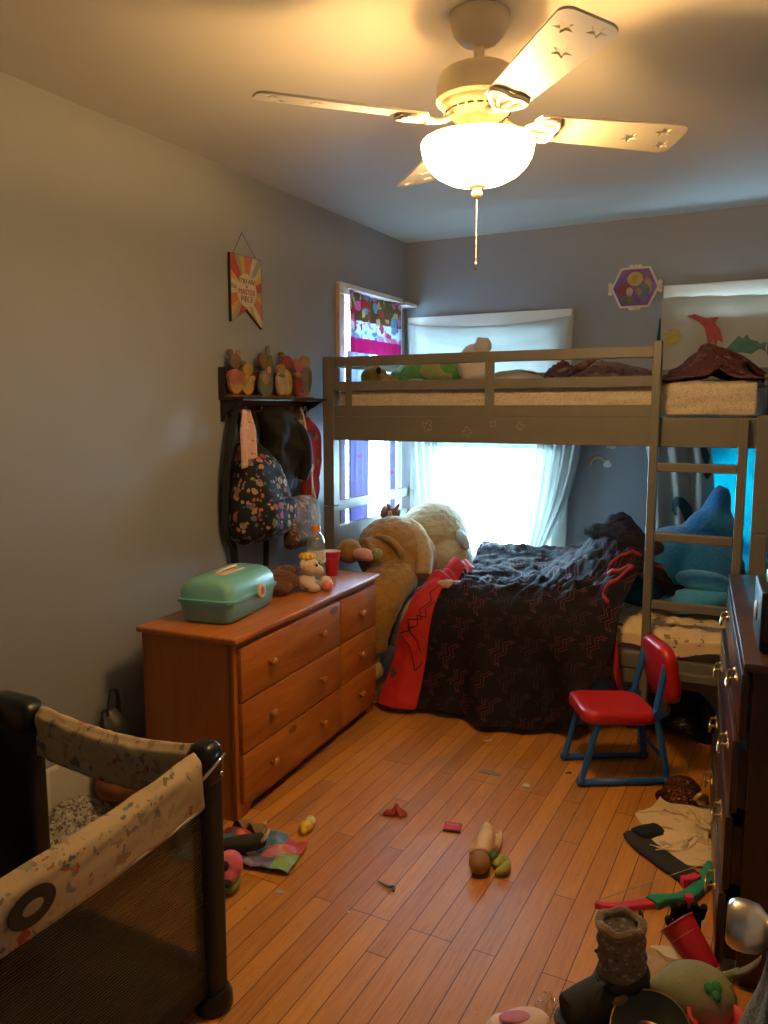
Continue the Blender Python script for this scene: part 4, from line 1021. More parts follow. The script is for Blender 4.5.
lin_print('star_print', [(.80 + .085 * math.cos(a_) * (1 if i % 2 else .45), .80 + .022 * math.sin(a_) * (1 if i % 2 else .45)) for i, a_ in enumerate([2 * PI * k / 10 + .3 for k in range(11)])], .005, plain('slate_print', (.06, .07, .09), .8))
# rolled bulge on top of the heap and its red turned edge
def roll(u, v):
    a = 2 * PI * v; t_ = u; r = (.058 + .012 * nz(u * 5, v * 4, 3) + .008 * ridge(u * 8, v * 9)) * (math.sin(PI * min(max(t_, .02), .98)) ** .35)
    c = Vector((lerp(-.93, -.50, t_), 3.99 - .14 * t_, .845 - .07 * t_ * t_)); return (c.x, c.y + r * math.cos(a), c.z + r * math.sin(a) * .95)
kid('rolled_edge', sheet(roll, 40, 28, (.5, .5)), M['quilt'], cf)
M['red_cloth'] = plain('plain_red_lining', (.36, .016, .018), .7, var=.15, ns=12)
ZP = smoothpath([(u_, v_, 0) for u_, v_ in ((.99, .30), (.86, .36), (.76, .41), (.84, .45), (.95, .46), (.88, .50), (.94, .54))], 8)
def zig(u, v):
    k = u * (len(ZP) - 1); i = min(int(k), len(ZP) - 2); q = ZP[i].lerp(ZP[i + 1], k - i); e = Vector(quilt(q.x, q.y))
    return (e.x, e.y - .014 - .006 * math.sin(v * PI), e.z + .012 + (v - .5) * .020 + .004 * math.sin(u * 30))
kid('turned_edge', sheet(zig, 50, 5), M['red_cloth'], cf, solid=.006)
def flap(u, v):
    x = lerp(-.715, -.640, u); z = lerp(.46, .20 + .16 * (1 - u) ** 1.2 + .10 * (1 - u), v); return (x + .03 * v, 3.425 - .02 * math.sin(u * 8 + 3 * v) - .02 * v, z)
kid('corner_flap', sheet(flap, 16, 16, (.2, .3)), M['red_cloth'], cf, solid=.006)
# striped inner turn-over near the pillow end
M['multi'] = printed('pale_printed_lining', (.52, .36, .30), [(.45, .08, .07), (.25, .28, .36), (.55, .48, .40)], 26, .42, .7, wobble=.04)
def turn(u, v):
    c = Vector((lerp(-1.555, -1.405, u), lerp(3.50, 3.60, u) - .03 * math.sin(u * PI), .575 + .02 * math.sin(u * PI))); a = v * PI * 1.3 - .4; r = .026 + .01 * nz(u * 9, v * 3)
    return (c.x - r * math.cos(a) * .4, c.y - r * math.cos(a), c.z + r * math.sin(a))
kid('turned_cuff', sheet(turn, 30, 14, (.3, .1)), M['multi'], cf, solid=.005)
# loose pale patterned sheet at the foot end
M['babysheet'] = printed('cream_doodle_sheet', (.80, .62, .40), [(.10, .08, .07), (.35, .24, .14), (.2, .15, .1)], 24, .26, .7, wobble=.07, bump=20)
def bsh(u, v):
    x = lerp(-.70, -.17, u); 
    y, z = (lerp(3.90, 3.52, v / .6), .502) if v < .6 else (lerp(3.52, 3.492, sstep(.6, .75, v)), lerp(.502, .412 + .018 * math.sin(u * 9), (v - .6) / .4))
    w = .022 * ridge(x * 8 + y * 5, y * 10, 5) + .01 * ridge(x * 20, y * 12 + z * 9, 2)
    return (x, y - (.35 * max(w, -.005) if v >= .6 else 0), z + max(w, 0) * (1 if v < .7 else .2))
o = ob('crib_sheet', sheet(bsh, 60, 50, (.5, .5)), M['babysheet'], solid=.004); tag(o, 'cream sheet with small dark doodles at the foot of the lower bunk', 'sheet')

# giant teddy, cream plush, blue plush
M['fur_tan'] = fur('golden_brown_fur', (.335, .175, .045), .30, 40); M['fur_pale'] = fur('pale_tan_fur', (.46, .31, .13), .2, 40); M['fur_iv'] = fur('cream_fur', (.44, .345, .20), .2, 45)
td = thing('giant_teddy_bear', 'giant golden brown teddy bear slumped at the head of the lower bunk', 'plush toy', (-1.88, 3.70, .48))
def kplush(name, parts, mat, T, **kw): return plush(name, parts, mat, T, loc=tuple(-Vector(T.location)), **kw)
kplush('body', [((-1.895, 3.735, .695), (.200, .195, .192)), ((-1.80, 3.73, .665), (.15, .17, .16)), ('tube', [(-1.90, 3.60, .70), (-1.96, 3.50, .73)], [.09, .07]), ('tube', [(-1.78, 3.60, .60), (-1.765, 3.445, .54), (-1.79, 3.365, .38), (-1.80, 3.355, .26)], [.10, .085, .07, .055]), ('tube', [(-1.84, 3.62, .60), (-1.835, 3.455, .545), (-1.85, 3.36, .36), (-1.86, 3.355, .20)], [.11, .105, .088, .075])], M['fur_tan'], td, vox=.012, smooth=5, disp=.018, dscale=.03)
kplush('muzzle', [((-1.995, 3.44, .735), (.066, .066, .064))], M['fur_tan'], td, vox=.01, smooth=3, disp=.008)
kplush('paw', [((-1.835, 3.36, .165), (.075, .055, .060), (0, .3, 0))], M['fur_pale'], td, vox=.009, smooth=3, disp=.005)
kplush('ear', [('tube', [(-1.93, 3.575, .795), (-1.86, 3.560, .80), (-1.79, 3.565, .76), (-1.765, 3.575, .70), (-1.79, 3.575, .63)], [.008, .016, .02, .018, .008])], M['fur_tan'], td, vox=.009, smooth=3, disp=.006)
kplush('collar', [('tube', [(-1.83, 3.80, .850), (-1.74, 3.73, .80), (-1.68, 3.66, .71), (-1.65, 3.60, .61)], [.03, .042, .046, .04])], M['fur_pale'], td, vox=.01, smooth=3, disp=.008)
cp = thing('cream_plush', 'large cream plush animal with a pale blue ear by the sheer curtain', 'plush toy', (-1.68, 4.08, .5))
kplush('body', [((-1.815, 4.08, .735), (.20, .20, .20)), ((-1.72, 4.03, .63), (.16, .16, .13)), ((-1.88, 4.12, .70), (.14, .16, .15))], M['fur_iv'], cp, vox=.012, smooth=5, disp=.012, dscale=.03)
M['fur_ice'] = fur('ice_blue_plush', (.42, .52, .56), .12, 60)
kplush('ear', [((-1.595, 3.99, .745), (.030, .045, .062), (0, -.5, .2))], M['fur_ice'], cp, vox=.007, smooth=3, disp=.003)
gf = thing('brown_plush', 'tiny brown and white plush animal on top of the giant bear by the headboard', 'plush toy', (-1.985, 4.02, .86))
kplush('body', [((-2.04, 3.98, .865), (.060, .05, .045)), ((-1.995, 3.95, .875), (.036, .034, .03)), ((-1.97, 3.935, .912), (.010, .014, .024), (0, .5, 0)), ((-2.025, 3.935, .912), (.010, .012, .020), (0, -.4, 0)), ((-2.085, 4.0, .875), (.022, .022, .030))], plain('red_brown_plush', (.20, .075, .04), .9, var=.3, ns=50), gf, vox=.006, smooth=2, disp=.002)
kplush('blaze', [((-2.005, 3.922, .862), (.016, .016, .03), (.3, 0, 0))], M['fur_pale'], gf, vox=.005, smooth=2, disp=0)
o = plush('knit_toy', [((0, 0, 0), (.033, .026, .033)), ((.006, -.012, .012), (.02, .018, .02))], M['fur_green'], vox=.005, smooth=2, disp=.003, dscale=.01, loc=(-1.825, 3.42, .735)); tag(o, 'tiny olive green knit toy tucked against the bear by the dresser', 'toy')
# blue shark-like plush
M['fur_blue'] = fur('blue_plush', (.015, .20, .50), .28, 75, .5); M['fur_blue2'] = fur('light_blue_plush', (.05, .34, .66), .25, 75, .5)
bl = thing('blue_plush', 'huge blue plush sea creature with its tail fin raised behind the ladder', 'plush toy', (-.42, 3.98, .48))
kplush('body', [((-.45, 4.0, .70), (.27, .21, .20)), ((-.64, 3.95, .65), (.18, .18, .16)), ((-.34, 4.03, .82), (.145, .12, .17)), ('tube', [(-.36, 4.04, .78), (-.335, 4.05, .93), (-.31, 4.06, 1.04), (-.295, 4.06, 1.085)], [.155, .115, .075, .045], .6), ((-.28, 3.95, .56), (.13, .16, .12))], M['fur_blue'], bl, vox=.012, smooth=8, disp=.008, dscale=.015)
kplush('flipper', [((-.325, 3.74, .685), (.135, .085, .050), (0, .12, 0))], M['fur_blue2'], bl, vox=.009, smooth=5, disp=.004)
kplush('flipper', [((-.365, 3.71, .605), (.165, .10, .058), (0, -.22, 0))], M['fur_blue2'], bl, vox=.009, smooth=5, disp=.004)

# ------------------------------------------------------------------ upper bunk
UZ = 1.568
M['maroon'] = printed('maroon_paisley_throw', (.095, .022, .025), [(.16, .07, .065), (.05, .012, .016), (.19, .10, .09)], 34, .42, .8, wobble=.06, bump=30)
def heap(cx, cy, rx, ry, h, seed, mat, label, name, cat, z=UZ, fold=2.2, amp=.45, nt=96, nr=30, pw=2.6):
    def R(th): c, s = abs(math.cos(th)), abs(math.sin(th)); return 1 / ((c / rx) ** pw + (s / ry) ** pw) ** (1 / pw) * (1 + .10 * nz(th * 1.3, seed))
    o = ob(name, crumple(R, h, seed, nr, nt, fold, amp), mat, loc=(cx, cy, z), solid=.006); tag(o, label, cat); return o
cloth_thing('throw_blanket', 'maroon paisley blanket heaped at the ladder end of the upper bunk', 'blanket', M['maroon'], (-.350, 3.84, UZ), 0, solid=.007, W=.60, H=.84, rx=.155, ry=.235, seed=3, nu=54, nv=54, mound=.150, mr=.95, drop=.10, stiff=.5, steps=70)
cloth_thing('flowered_blanket', 'burgundy flowered blanket lying behind the upper guard rail', 'blanket', printed('burgundy_floral_quilt', (.17, .10, .09), [(.09, .022, .03), (.30, .22, .17), (.12, .05, .05)], 26, .45, .85, wobble=.05), (-.83, 3.84, UZ), 0, solid=.006, W=.66, H=.56, rx=.22, ry=.17, seed=6, mound=.100, mr=.95, drop=.09, stiff=.5, steps=70)
cloth_thing('cream_blanket', 'cream blanket crumpled in the middle of the upper bunk', 'blanket', M['ivory'], (-1.24, 3.76, UZ), 0, solid=.005, W=.42, H=.36, rx=.165, ry=.14, seed=9, mound=.065, mr=.9, drop=.08, steps=70)
heap(-1.14, 4.25, .13, .10, .13, 4., M['maroon'], 'small dark maroon pillow behind the upper guard rail', 'maroon_pillow', 'pillow', amp=.2)
M['lizard'] = fur('bright_green_plush', (.10, .32, .09), .2, 60); M['olive'] = fur('olive_belly_plush', (.30, .33, .14), .15, 60)
lz = thing('green_dinosaur_plush', 'green plush dinosaur with a spiny back on the upper bunk', 'plush toy', (-1.80, 3.98, UZ))
kplush('body', [((-1.80, 3.98, UZ + .085), (.19, .10, .085)), ((-1.68, 3.95, UZ + .075), (.08, .09, .07)), ((-1.95, 4.0, UZ + .06), (.10, .08, .06))], M['lizard'], lz, vox=.009, smooth=4, disp=.004)
kplush('belly', [((-1.72, 3.89, UZ + .075), (.10, .035, .050), (0, .25, 0))], M['olive'], lz, vox=.008, smooth=4, disp=.002)
bm = bmesh.new()
for k in range(9): lathe(bm, [(0, .022), (.009, .010), (.014, 0), (0, -.01)], 8, Matrix.Translation((-1.92 + .030 * k, 3.99, UZ + .146 + .024 * math.sin(PI * k / 8))))
sp_ = kid('spines', bm, M['lizard'], lz, smooth=True)
wp = thing('white_plush', 'greyish white plush animal sitting up on the upper bunk', 'plush toy', (-1.50, 3.92, UZ))
M['fur_white'] = fur('greyish_white_plush', (.64, .60, .62), .1, 60)
kplush('body', [((-1.515, 3.93, UZ + .115), (.095, .09, .112)), ((-1.47, 3.90, UZ + .04), (.09, .09, .04))], M['fur_white'], wp, vox=.009, smooth=4, disp=.003)
kplush('head', [((-1.455, 3.88, UZ + .205), (.046, .046, .042)), ((-1.475, 3.875, UZ + .24), (.016, .014, .014)), ((-1.435, 3.875, UZ + .236), (.016, .014, .014))], M['fur_white'], wp, vox=.007, smooth=3, disp=.002)
yp = thing('yellow_plush', 'yellow plush toy with a dark eye at the head of the upper bunk', 'plush toy', (-1.99, 3.72, UZ))
M['fur_yellow'] = fur('mustard_plush', (.36, .25, .04), .2, 60)
kplush('body', [((-2.0, 3.72, UZ + .055), (.075, .065, .055)), ((-1.985, 3.72, UZ + .11), (.022, .020, .05), (0, .2, 0))], M['fur_yellow'], yp, vox=.007, smooth=4, disp=.002)
kplush('snout', [((-1.90, 3.69, UZ + .040), (.055, .035, .028), (0, .3, 0))], M['fur_pale'], yp, vox=.006, smooth=3, disp=.001)
ob('eye', ball(bmesh.new(), (-1.945, 3.665, UZ + .085), (.014, .010, .018), seg=14), M['dark'], yp, loc=tuple(-Vector(yp.location)), smooth=True)
cloth_thing('blue_cloth', 'pale blue crumpled cloth next to the yellow plush on the upper bunk', 'cloth', plain('pale_blue_cloth', (.42, .48, .56), .8, var=.1), (-1.73, 3.66, UZ), 0, W=.32, H=.26, rx=.10, ry=.075, seed=13, nu=36, nv=32, mound=.03, drop=.06, steps=60)
pw_ = thing('pillow', 'grey pillow at the head of the upper bunk behind the plush toys', 'pillow', (-1.93, 4.12, UZ))
def pil(u, v):
    a = 2 * PI * u; q = PI * (v - .5); c = math.cos(q); ex = .6
    return (-1.90 + .17 * math.copysign(abs(math.cos(a)) ** ex, math.cos(a)) * c ** .6, 4.21 + .15 * math.copysign(abs(math.sin(a)) ** ex, math.sin(a)) * c ** .6, UZ + .062 + .055 * math.sin(q) + .006 * nz(u * 9, v * 9))
kid('pillow_case', sheet(pil, 48, 20), plain('dark_grey_pillowcase', (.12, .13, .14), .8), pw_)

# ------------------------------------------------------------------ child's folding chair
M['chair_red'] = plain('red_vinyl', (.50, .012, .018), .35, var=.04, bs=90, bstr=.06, **{'Coat Weight': .2}); M['chair_blue'] = plain('blue_tube_paint', (.012, .12, .50), .35, var=.05)
M['rubber'] = plain('blue_plastic_joint', (.008, .08, .34), .5)
ch = thing('child_chair', "small red and blue child's folding chair in front of the bunk", 'chair', (-.598, 3.13, 0), math.radians(210.3))
def rrect(w, l, r, n=5):
    pts = []
    for cx, cy, a0 in ((1, 1, 0), (-1, 1, 90), (-1, -1, 180), (1, -1, 270)):
        for i in range(n + 1):
            a = math.radians(a0 + 90 * i / n); pts.append((cx * (w / 2 - r) + r * math.cos(a), cy * (l / 2 - r) + r * math.sin(a)))
    return pts
def cushion(w, l, r, t, M4):
    rings = []
    for z, ins in ((0, .012), (.006, .002), (t * .5, 0), (t - .008, .002), (t - .001, .014), (t, .03)):
        rings.append([tuple(M4 @ Vector((x * (1 - 2 * ins / w), y * (1 - 2 * ins / l), z))) for x, y in rrect(w, l, r)])
    return loft(rings)
ob('seat', cushion(.295, .275, .055, .050, Matrix.Translation((.012, .022, .250)) @ Matrix.Rotation(-.03, 4, 'Y')), M['chair_red'], ch, auto=60)
BR = Matrix.Translation((-.158, .022, .425)) @ Matrix.Rotation(math.radians(-80), 4, 'Y')
ob('backrest', cushion(.235, .265, .065, .052, BR), M['chair_red'], ch, auto=60)
for s in (1, -1):
    y = .138 if s > 0 else -.095
    ob('leg', tube(bmesh.new(), [(.160, y, .020), (.150, y, .06), (.105, y, .24), (.09, y, .252)], .0125, 12, 5), M['chair_blue'], ch, smooth=True)
    ob('leg', tube(bmesh.new(), [(-.175, y, .020), (-.165, y, .10), (-.128, y, .27), (-.128, y, .33), (-.15, y * .93, .43), (-.158, y * .93, .48)], .0125, 12, 5), M['chair_blue'], ch, smooth=True)
    ob('floor_bar', tube(bmesh.new(), [(.162, y, .017), (-.178, y, .017)], .0125, 12), M['chair_blue'], ch, smooth=True)
    for x in (.160, -.175): ob('foot', ball(bmesh.new(), (x, y, .019), (.020, .017, .018), seg=14), M['rubber'], ch, smooth=True)
    ob('hinge', tube(bmesh.new(), [(-.128, y - .014 * s, .29), (-.128, y + .018 * s, .29)], .02, 14), M['rubber'], ch, auto=40)
ob('cross_bar', tube(bmesh.new(), [(.10, -.095, .262), (.10, .138, .262)], .009, 10), M['chair_blue'], ch, smooth=True)
ob('cross_bar', tube(bmesh.new(), [(-.168, -.095, .10), (-.168, .138, .10)], .009, 10), M['chair_blue'], ch, smooth=True)

# ------------------------------------------------------------------ dark dresser
M['darkwood'] = wood('dark_brown_veneer', (.028, .012, .007), (.060, .026, .014), 'Z', .28, False)
M['darktop'] = wood('dark_brown_top', (.040, .018, .012), (.085, .040, .026), 'Y', .30, False)
kd = thing('dark_dresser', 'dark brown chest of drawers with brass bail pulls along the right wall', 'dresser', (-.072, 2.03, 0), .103)
KL, KD, KH = 1.10, .40, .85
ob('carcass', B((.012, 0, .03), (KD, KL, KH - .022), .003), M['darkwood'], kd)
ob('base', B((.022, .012, 0), (KD - .01, KL - .012, .03)), M['darkwood'], kd)
ob('top', B((-.012, -.012, KH - .022), (KD + .01, KL + .012, KH), .005, 2), M['darktop'], kd, auto=40)
def bail(dw, x, y, z):
    bm = bmesh.new()
    for s in (-1, 1): lathe(bm, [(0, 0), (.010, 0), (.009, .004), (.004, .007), (.004, .018), (0, .019)], 12, Matrix.Translation((x, y + .036 * s, z)) @ Matrix.Rotation(-PI / 2, 4, 'Y'))
    tube(bm, [(x - .016, y - .036, z), (x - .021, y - .034, z - .018), (x - .023, y - .018, z - .03), (x - .023, y + .018, z - .03), (x - .021, y + .034, z - .018), (x - .016, y + .036, z)], .0038, 8, 4)
    prism(bm, [(-.05, 0), (-.035, .014), (0, .008), (.035, .014), (.05, 0), (.035, -.012), (0, -.020), (-.035, -.012)], .002, Matrix.Translation((x, y, z)) @ Matrix(((0, 0, -1, 0), (1, 0, 0, 0), (0, 1, 0, 0), (0, 0, 0, 1))))
    ob('bail_pull', bm, M['brass'], dw, auto=40)
for k, (z0, z1, op) in enumerate(((.655, .815, .0), (.455, .645, .012), (.25, .445, .018), (.045, .24, .024))):
    dw = ob('drawer', box(B((-.014 - op, .012, z0), (.006 - op, KL - .012, z1), .005, 2), (.0 - op, .03, z0 + .01), (.013, KL - .03, z1 - .03)), M['darkwood'], kd, auto=40)
    for y in (.22, KL - .22): bail(dw, -.014 - op, y, (z0 + z1) / 2 + .012)
def kloc(x, y, z=KH): return tuple(Vector((-.072, 2.03, 0)) + Matrix.Rotation(.103, 3, 'Z') @ Vector((x, y, z)))
M['black_pl'] = plain('black_plastic', (.010, .010, .011), .45)
bxx = thing('speaker_box', 'black speaker box standing on the dark dresser', 'speaker', kloc(.025, .08, KH + .001), .103)
ob('cabinet', B((0, 0, .004), (.22, .24, .155), .006, 3), M['black_pl'], bxx, auto=40)
ob('grille', B((.012, -.004, .03), (.208, .001, .145), .002), plain('black_speaker_cloth', (.016, .016, .017), .9, bs=300, bstr=.6), bxx)
for i, (x, y) in enumerate(((.02, .02), (.2, .02), (.02, .22), (.2, .22))): ob('foot', lathe(bmesh.new(), [(0, 0), (.008, 0), (.008, .004), (0, .004)], 10, Matrix.Translation((x, y, 0))), M['black_pl'], bxx)
ob('side_knob', lathe(bmesh.new(), [(0, 0), (.026, 0), (.026, .003), (.02, .006), (0, .006)], 24, Matrix.Translation((0, .13, .08)) @ Matrix.Rotation(-PI / 2, 4, 'Y')), plain('grey_ring', (.25, .22, .18), .4), bxx, auto=40)
M['lime'] = plain('lime_green_plastic', (.10, .42, .05), .4)
gt = thing('green_toy', 'small lime green toy block on top of the black speaker', 'toy', kloc(.05, .18, KH + .157), .3)
ob('block', B((0, 0, 0), (.05, .04, .034), .004), M['lime'], gt, auto=40); 
bm = bmesh.new(); lathe(bm, [(.008, 0), (.008, .008), (0, .009)], 12, Matrix.Translation((.013, .02, .034))); ob('stud', bm, M['lime'], gt); bm = lathe(bmesh.new(), [(.008, 0), (.008, .008), (0, .009)], 12, Matrix.Translation((.037, .02, .034))); ob('stud', bm, M['lime'], gt)

# ------------------------------------------------------------------ playpen
def pen_mat():
    return printed('cream_toy_print', (.52, .40, .25), [(.22, .20, .18), (.36, .27, .17), (.15, .15, .16), (.42, .33, .2), (.38, .30, .2), (.26, .20, .13), (.20, .20, .21), (.34, .24, .14), (.30, .25, .17), (.42, .09, .05)], 24, .36, .6, base2=(.46, .34, .20), wobble=.07, two=True, bump=18)
M['pen_print'] = pen_mat(); M['pen_black'] = plain('black_playpen_cloth', (.012, .011, .011), .6, var=.2, bs=40, bstr=.15); M['pen_plastic'] = plain('black_moulded_plastic', (.010, .010, .010), .30)
def mesh_mat(op=.7):
    t = NT('brown_netting'); v = t.coord()
    z = t.n('SeparateXYZ', {0: v}).outputs[2]
    s = t.math('SINE', t.math('MULTIPLY', z, 900.))
    c = t.mix(t.math('MULTIPLY', t.math('ADD', s, 1.), .5), (.075, .055, .036), (.135, .10, .066))
    d = t.n('BsdfDiffuse', {0: c}).outputs[0]; tr = t.n('BsdfTransparent', {0: (1, 1, 1)}).outputs[0]
    return t.done(t.n('MixShader', {0: op, 1: tr, 2: d}).outputs[0])
M['net'] = mesh_mat(.80); M['net_unlit'] = mesh_mat(.22)  # one netting twice: the denser copy has its lit look put into the opacity
PX0, PX1, PY0, PY1, PH = -1.91, -1.192, .36, 1.375, .668
pen = thing('playpen', 'folding playpen with black corner posts and cream toy-print rails in front of the dresser', 'playpen', ((PX0 + PX1) / 2, (PY0 + PY1) / 2, 0))
def pk(name, bm, m, **kw): return kid(name, bm, m, pen, **kw)
for cx, cy in ((PX0, PY0), (PX1, PY0), (PX0, PY1), (PX1, PY1)):
    big = .085 if cx == PX0 else .036
    sx = 1 if cx == PX0 else -1
    rings = []
    for z, w in ((.03, .95), (.05, 1), (PH - .08, 1), (PH - .06, 1)): rings.append([(cx + x * w + (sx * (big - .036) if cx == PX0 else 0), cy + y * w, z) for x, y in rrect(2 * big if cx == PX0 else .062, .062, .018)])
    pk('corner_post', loft(rings), M['pen_black'], auto=50)
    rings = []
    for z, w in ((PH - .085, 1.0), (PH - .08, 1.09), (PH - .022, 1.09), (PH - .004, .98), (PH + .006, .75), (PH + .008, .4)): rings.append([(cx + x * w + (sx * (big - .036) if cx == PX0 else 0), cy + y * w, z) for x, y in rrect(2 * big if cx == PX0 else .062, .062, .018)])
    pk('corner_cap', loft(rings), M['pen_plastic'], auto=50)
    pk('foot', lathe(bmesh.new(), [(0, 0), (.046, 0), (.05, .008), (.048, .035), (.04, .05), (0, .052)], 24, Matrix.Translation((cx, cy, 0))), M['pen_plastic'], auto=50)
# buckle and rivet on the near corner
bm = tube(bmesh.new(), [(PX1 + .034, PY1 - .050, PH - .055), (PX1 + .044, PY1 - .01, PH - .028), (PX1 + .044, PY1 + .018, PH - .018)], .004, 8); pk('buckle', bm, M['chrome'], smooth=True)
pk('rivet', ball(bmesh.new(), (PX1 + .040, PY1 + .006, PH - .062), .0055, seg=12), M['chrome'], smooth=True)
def rail(a, b, sag, h0, hm, ztop, n):
    """printed fabric sleeve over a top rail: padded top, sagging hem"""
    a, b = Vector(a), Vector(b); nrm = Vector(n)
    prof = [(-.020, -1), (-.021, -.6), (-.022, -.25), (-.018, -.06), (0, .01), (.018, -.06), (.022, -.25), (.021, -.6), (.020, -1)]
    PP = smoothpath([(x, z, 0) for x, z in prof], 4)
    def fn(u, v):
        k = v * (len(PP) - 1); i = min(int(k), len(PP) - 2); q = PP[i].lerp(PP[i + 1], k - i)
        s = 4 * u * (1 - u); p = a.lerp(b, u); h = lerp(h0, hm, s); 
        w = .004 * ridge(u * 9 + q.y * 2, q.y * 3, a.x * 3) + .003 * math.sin(u * 40 + q.y * 4) * (1 - s)
        off = q.x * (1.0 + .2 * s) + (w if q.x > 0 else -w)
        return p + nrm * off + Vector((0, 0, ztop - sag * s + (q.y * h if q.y < 0 else q.y)))
    return sheet(fn, 70, len(PP) - 1, (1, .3))
g = .038
sides = (((PX1, PY1 - g, 0), (PX1, PY0 + g, 0), .030, (1, 0, 0)), ((PX0 + .16, PY1, 0), (PX1 - g, PY1, 0), .022, (0, 1, 0)), ((PX0, PY0 + g, 0), (PX0, PY1 - g, 0), .03, (-1, 0, 0)), ((PX1 - g, PY0, 0), (PX0 + .16, PY0, 0), .02, (0, -1, 0)))
for i, (a, b, sag, n) in enumerate(sides):
    pk('rail_cover', rail(a, b, sag, .118, .112, .655, n), M['pen_print'], solid=.003)
    def hem(u, v, a=Vector(a), b=Vector(b), n=Vector(n), sag=sag):
        s = 4 * u * (1 - u); p = a.lerp(b, u); h = lerp(.118, .112, s); return p + n * (.0225 + .002 * math.sin(v * PI)) + Vector((0, 0, .655 - sag * s - h + .008 * v - .004))
    pk('hem_piping', sheet(hem, 50, 3), M['ivory'], solid=.003)
    if i < 2 or True:
        def net(u, v, a=Vector(a), b=Vector(b), n=Vector(n), sag=sag):
            s = 4 * u * (1 - u); p = a.lerp(b, u); zt = .655 - sag * s - lerp(.118, .112, s) + .02; return p + n * (.012 - .03 * math.sin(v * PI) * math.sin(u * PI) * .5) + Vector((0, 0, lerp(zt, .07, v)))
        pk('net_panel', sheet(net, 24, 12), M['net_unlit' if i == 1 else 'net'])
    pk('lower_trim', B((min(a[0], b[0]) - .012, min(a[1], b[1]) - .012, .05), (max(a[0], b[0]) + .012, max(a[1], b[1]) + .012, .11), .004), M['pen_black'])
pk('floor_mat', B((PX0 + .03, PY0 + .03, .06), (PX1 - .03, PY1 - .03, .085), .008), M['pen_black'])
# oval woven badge on the long rail
MB = Matrix.Translation((PX1 + .0345, .865, .575)) @ YZ @ Matrix.Rotation(.10, 4, 'Z')
bm = prism(bmesh.new(), ell(0, 0, .050, .034, 32), .003, MB); bd = pk('badge', bm, plain('dark_badge', (.025, .02, .016), .6))
bm = prism(bmesh.new(), ell(0, 0, .022, .012, 24), .0042, MB); ob('badge_centre', bm, plain('tan_badge_centre', (.30, .24, .16), .6), bd)

# things on the floor between playpen, wall and dresser
M['fleece'] = printed('speckled_grey_fleece', (.42, .39, .34), [(.12, .11, .10), (.20, .18, .15), (.58, .54, .46)], 62, .5, .75, wobble=.02, two=True, bump=60)
cloth_thing('fleece_blanket', 'speckled grey fleece blanket heaped on the floor behind the playpen', 'blanket', M['fleece'], (-2.07, 1.72, .004), 0, solid=.008, W=.30, H=.48, rx=.12, ry=.18, seed=17, mound=.15, mr=.9, drop=.10, steps=60)
M['russet'] = plain('russet_cushion_cloth', (.24, .085, .03), .7, var=.2, ns=8, bs=20)
o = plush('cushion', [((0, 0, .055), (.085, .10, .055)), ((.05, .06, .05), (.06, .06, .045))], M['russet'], vox=.009, smooth=6, disp=.004, loc=(-1.98, 1.86, .135)); tag(o, 'russet brown round cushion on the grey fleece blanket', 'cushion')
o = plush('cushion', [((0, 0, .05), (.075, .10, .045))], plain('tan_brown_cushion', (.36, .17, .06), .6, var=.12), vox=.009, smooth=5, disp=0, loc=(-2.06, 1.50, .03)); tag(o, 'tan brown oval cushion low on the floor behind the left playpen post', 'cushion')
def wrap(u, v):
    x = lerp(-1.93, -1.74, u); y = 1.93 + .07 * math.sin(u * 5 + v * 3); z = .004 + v * .20 * (1 - .3 * u) ; return (x + .03 * nz(u * 4, v * 5, 1) + .03 * v, y + .05 * nz(u * 6, v * 6, 8), max(.004, z + .02 * nz(u * 7, v * 7, 3)))
M['film'] = sheer('smoky_plastic_film', (.20, .18, .16), .5, .3)
o = ob('plastic_bag', sheet(wrap, 24, 24), M['film']); tag(o, 'smoky clear plastic bag slumped by the near end of the pine dresser', 'plastic bag')
o = ob('ribbon_strap', tube(bmesh.new(), [(-1.72, 1.84, .01), (-1.70, 1.82, .10), (-1.715, 1.80, .17), (-1.72, 1.83, .20)], .011, 8, 5, .25), plain('light_blue_ribbon', (.30, .46, .58), .5), smooth=True); tag(o, 'light blue ribbon strap standing up behind the playpen rail', 'strap')
du = thing('bag', 'dark grey bag wedged between the wall and the near end of the pine dresser', 'bag', (XL + .035, 2.01, .002), 0)
ob('bag_body', bag(lambda z: pl([(0, .05), (.05, .07), (.25, .06), (.36, .03)], z), lambda z: pl([(0, .07), (.1, .10), (.3, .06), (.36, .02)], z), [i * .36 / 14 for i in range(15)], seed=33., lump=.012), plain('dark_grey_nylon', (.035, .035, .045), .5), du, smooth=True, sub=1)
ob('strap', tube(bmesh.new(), [(.03, -.02, .33), (.035, -.01, .42), (.04, .02, .42), (.035, .03, .33)], .008, 8, 5, .4), M['black_cloth'], du, smooth=True)

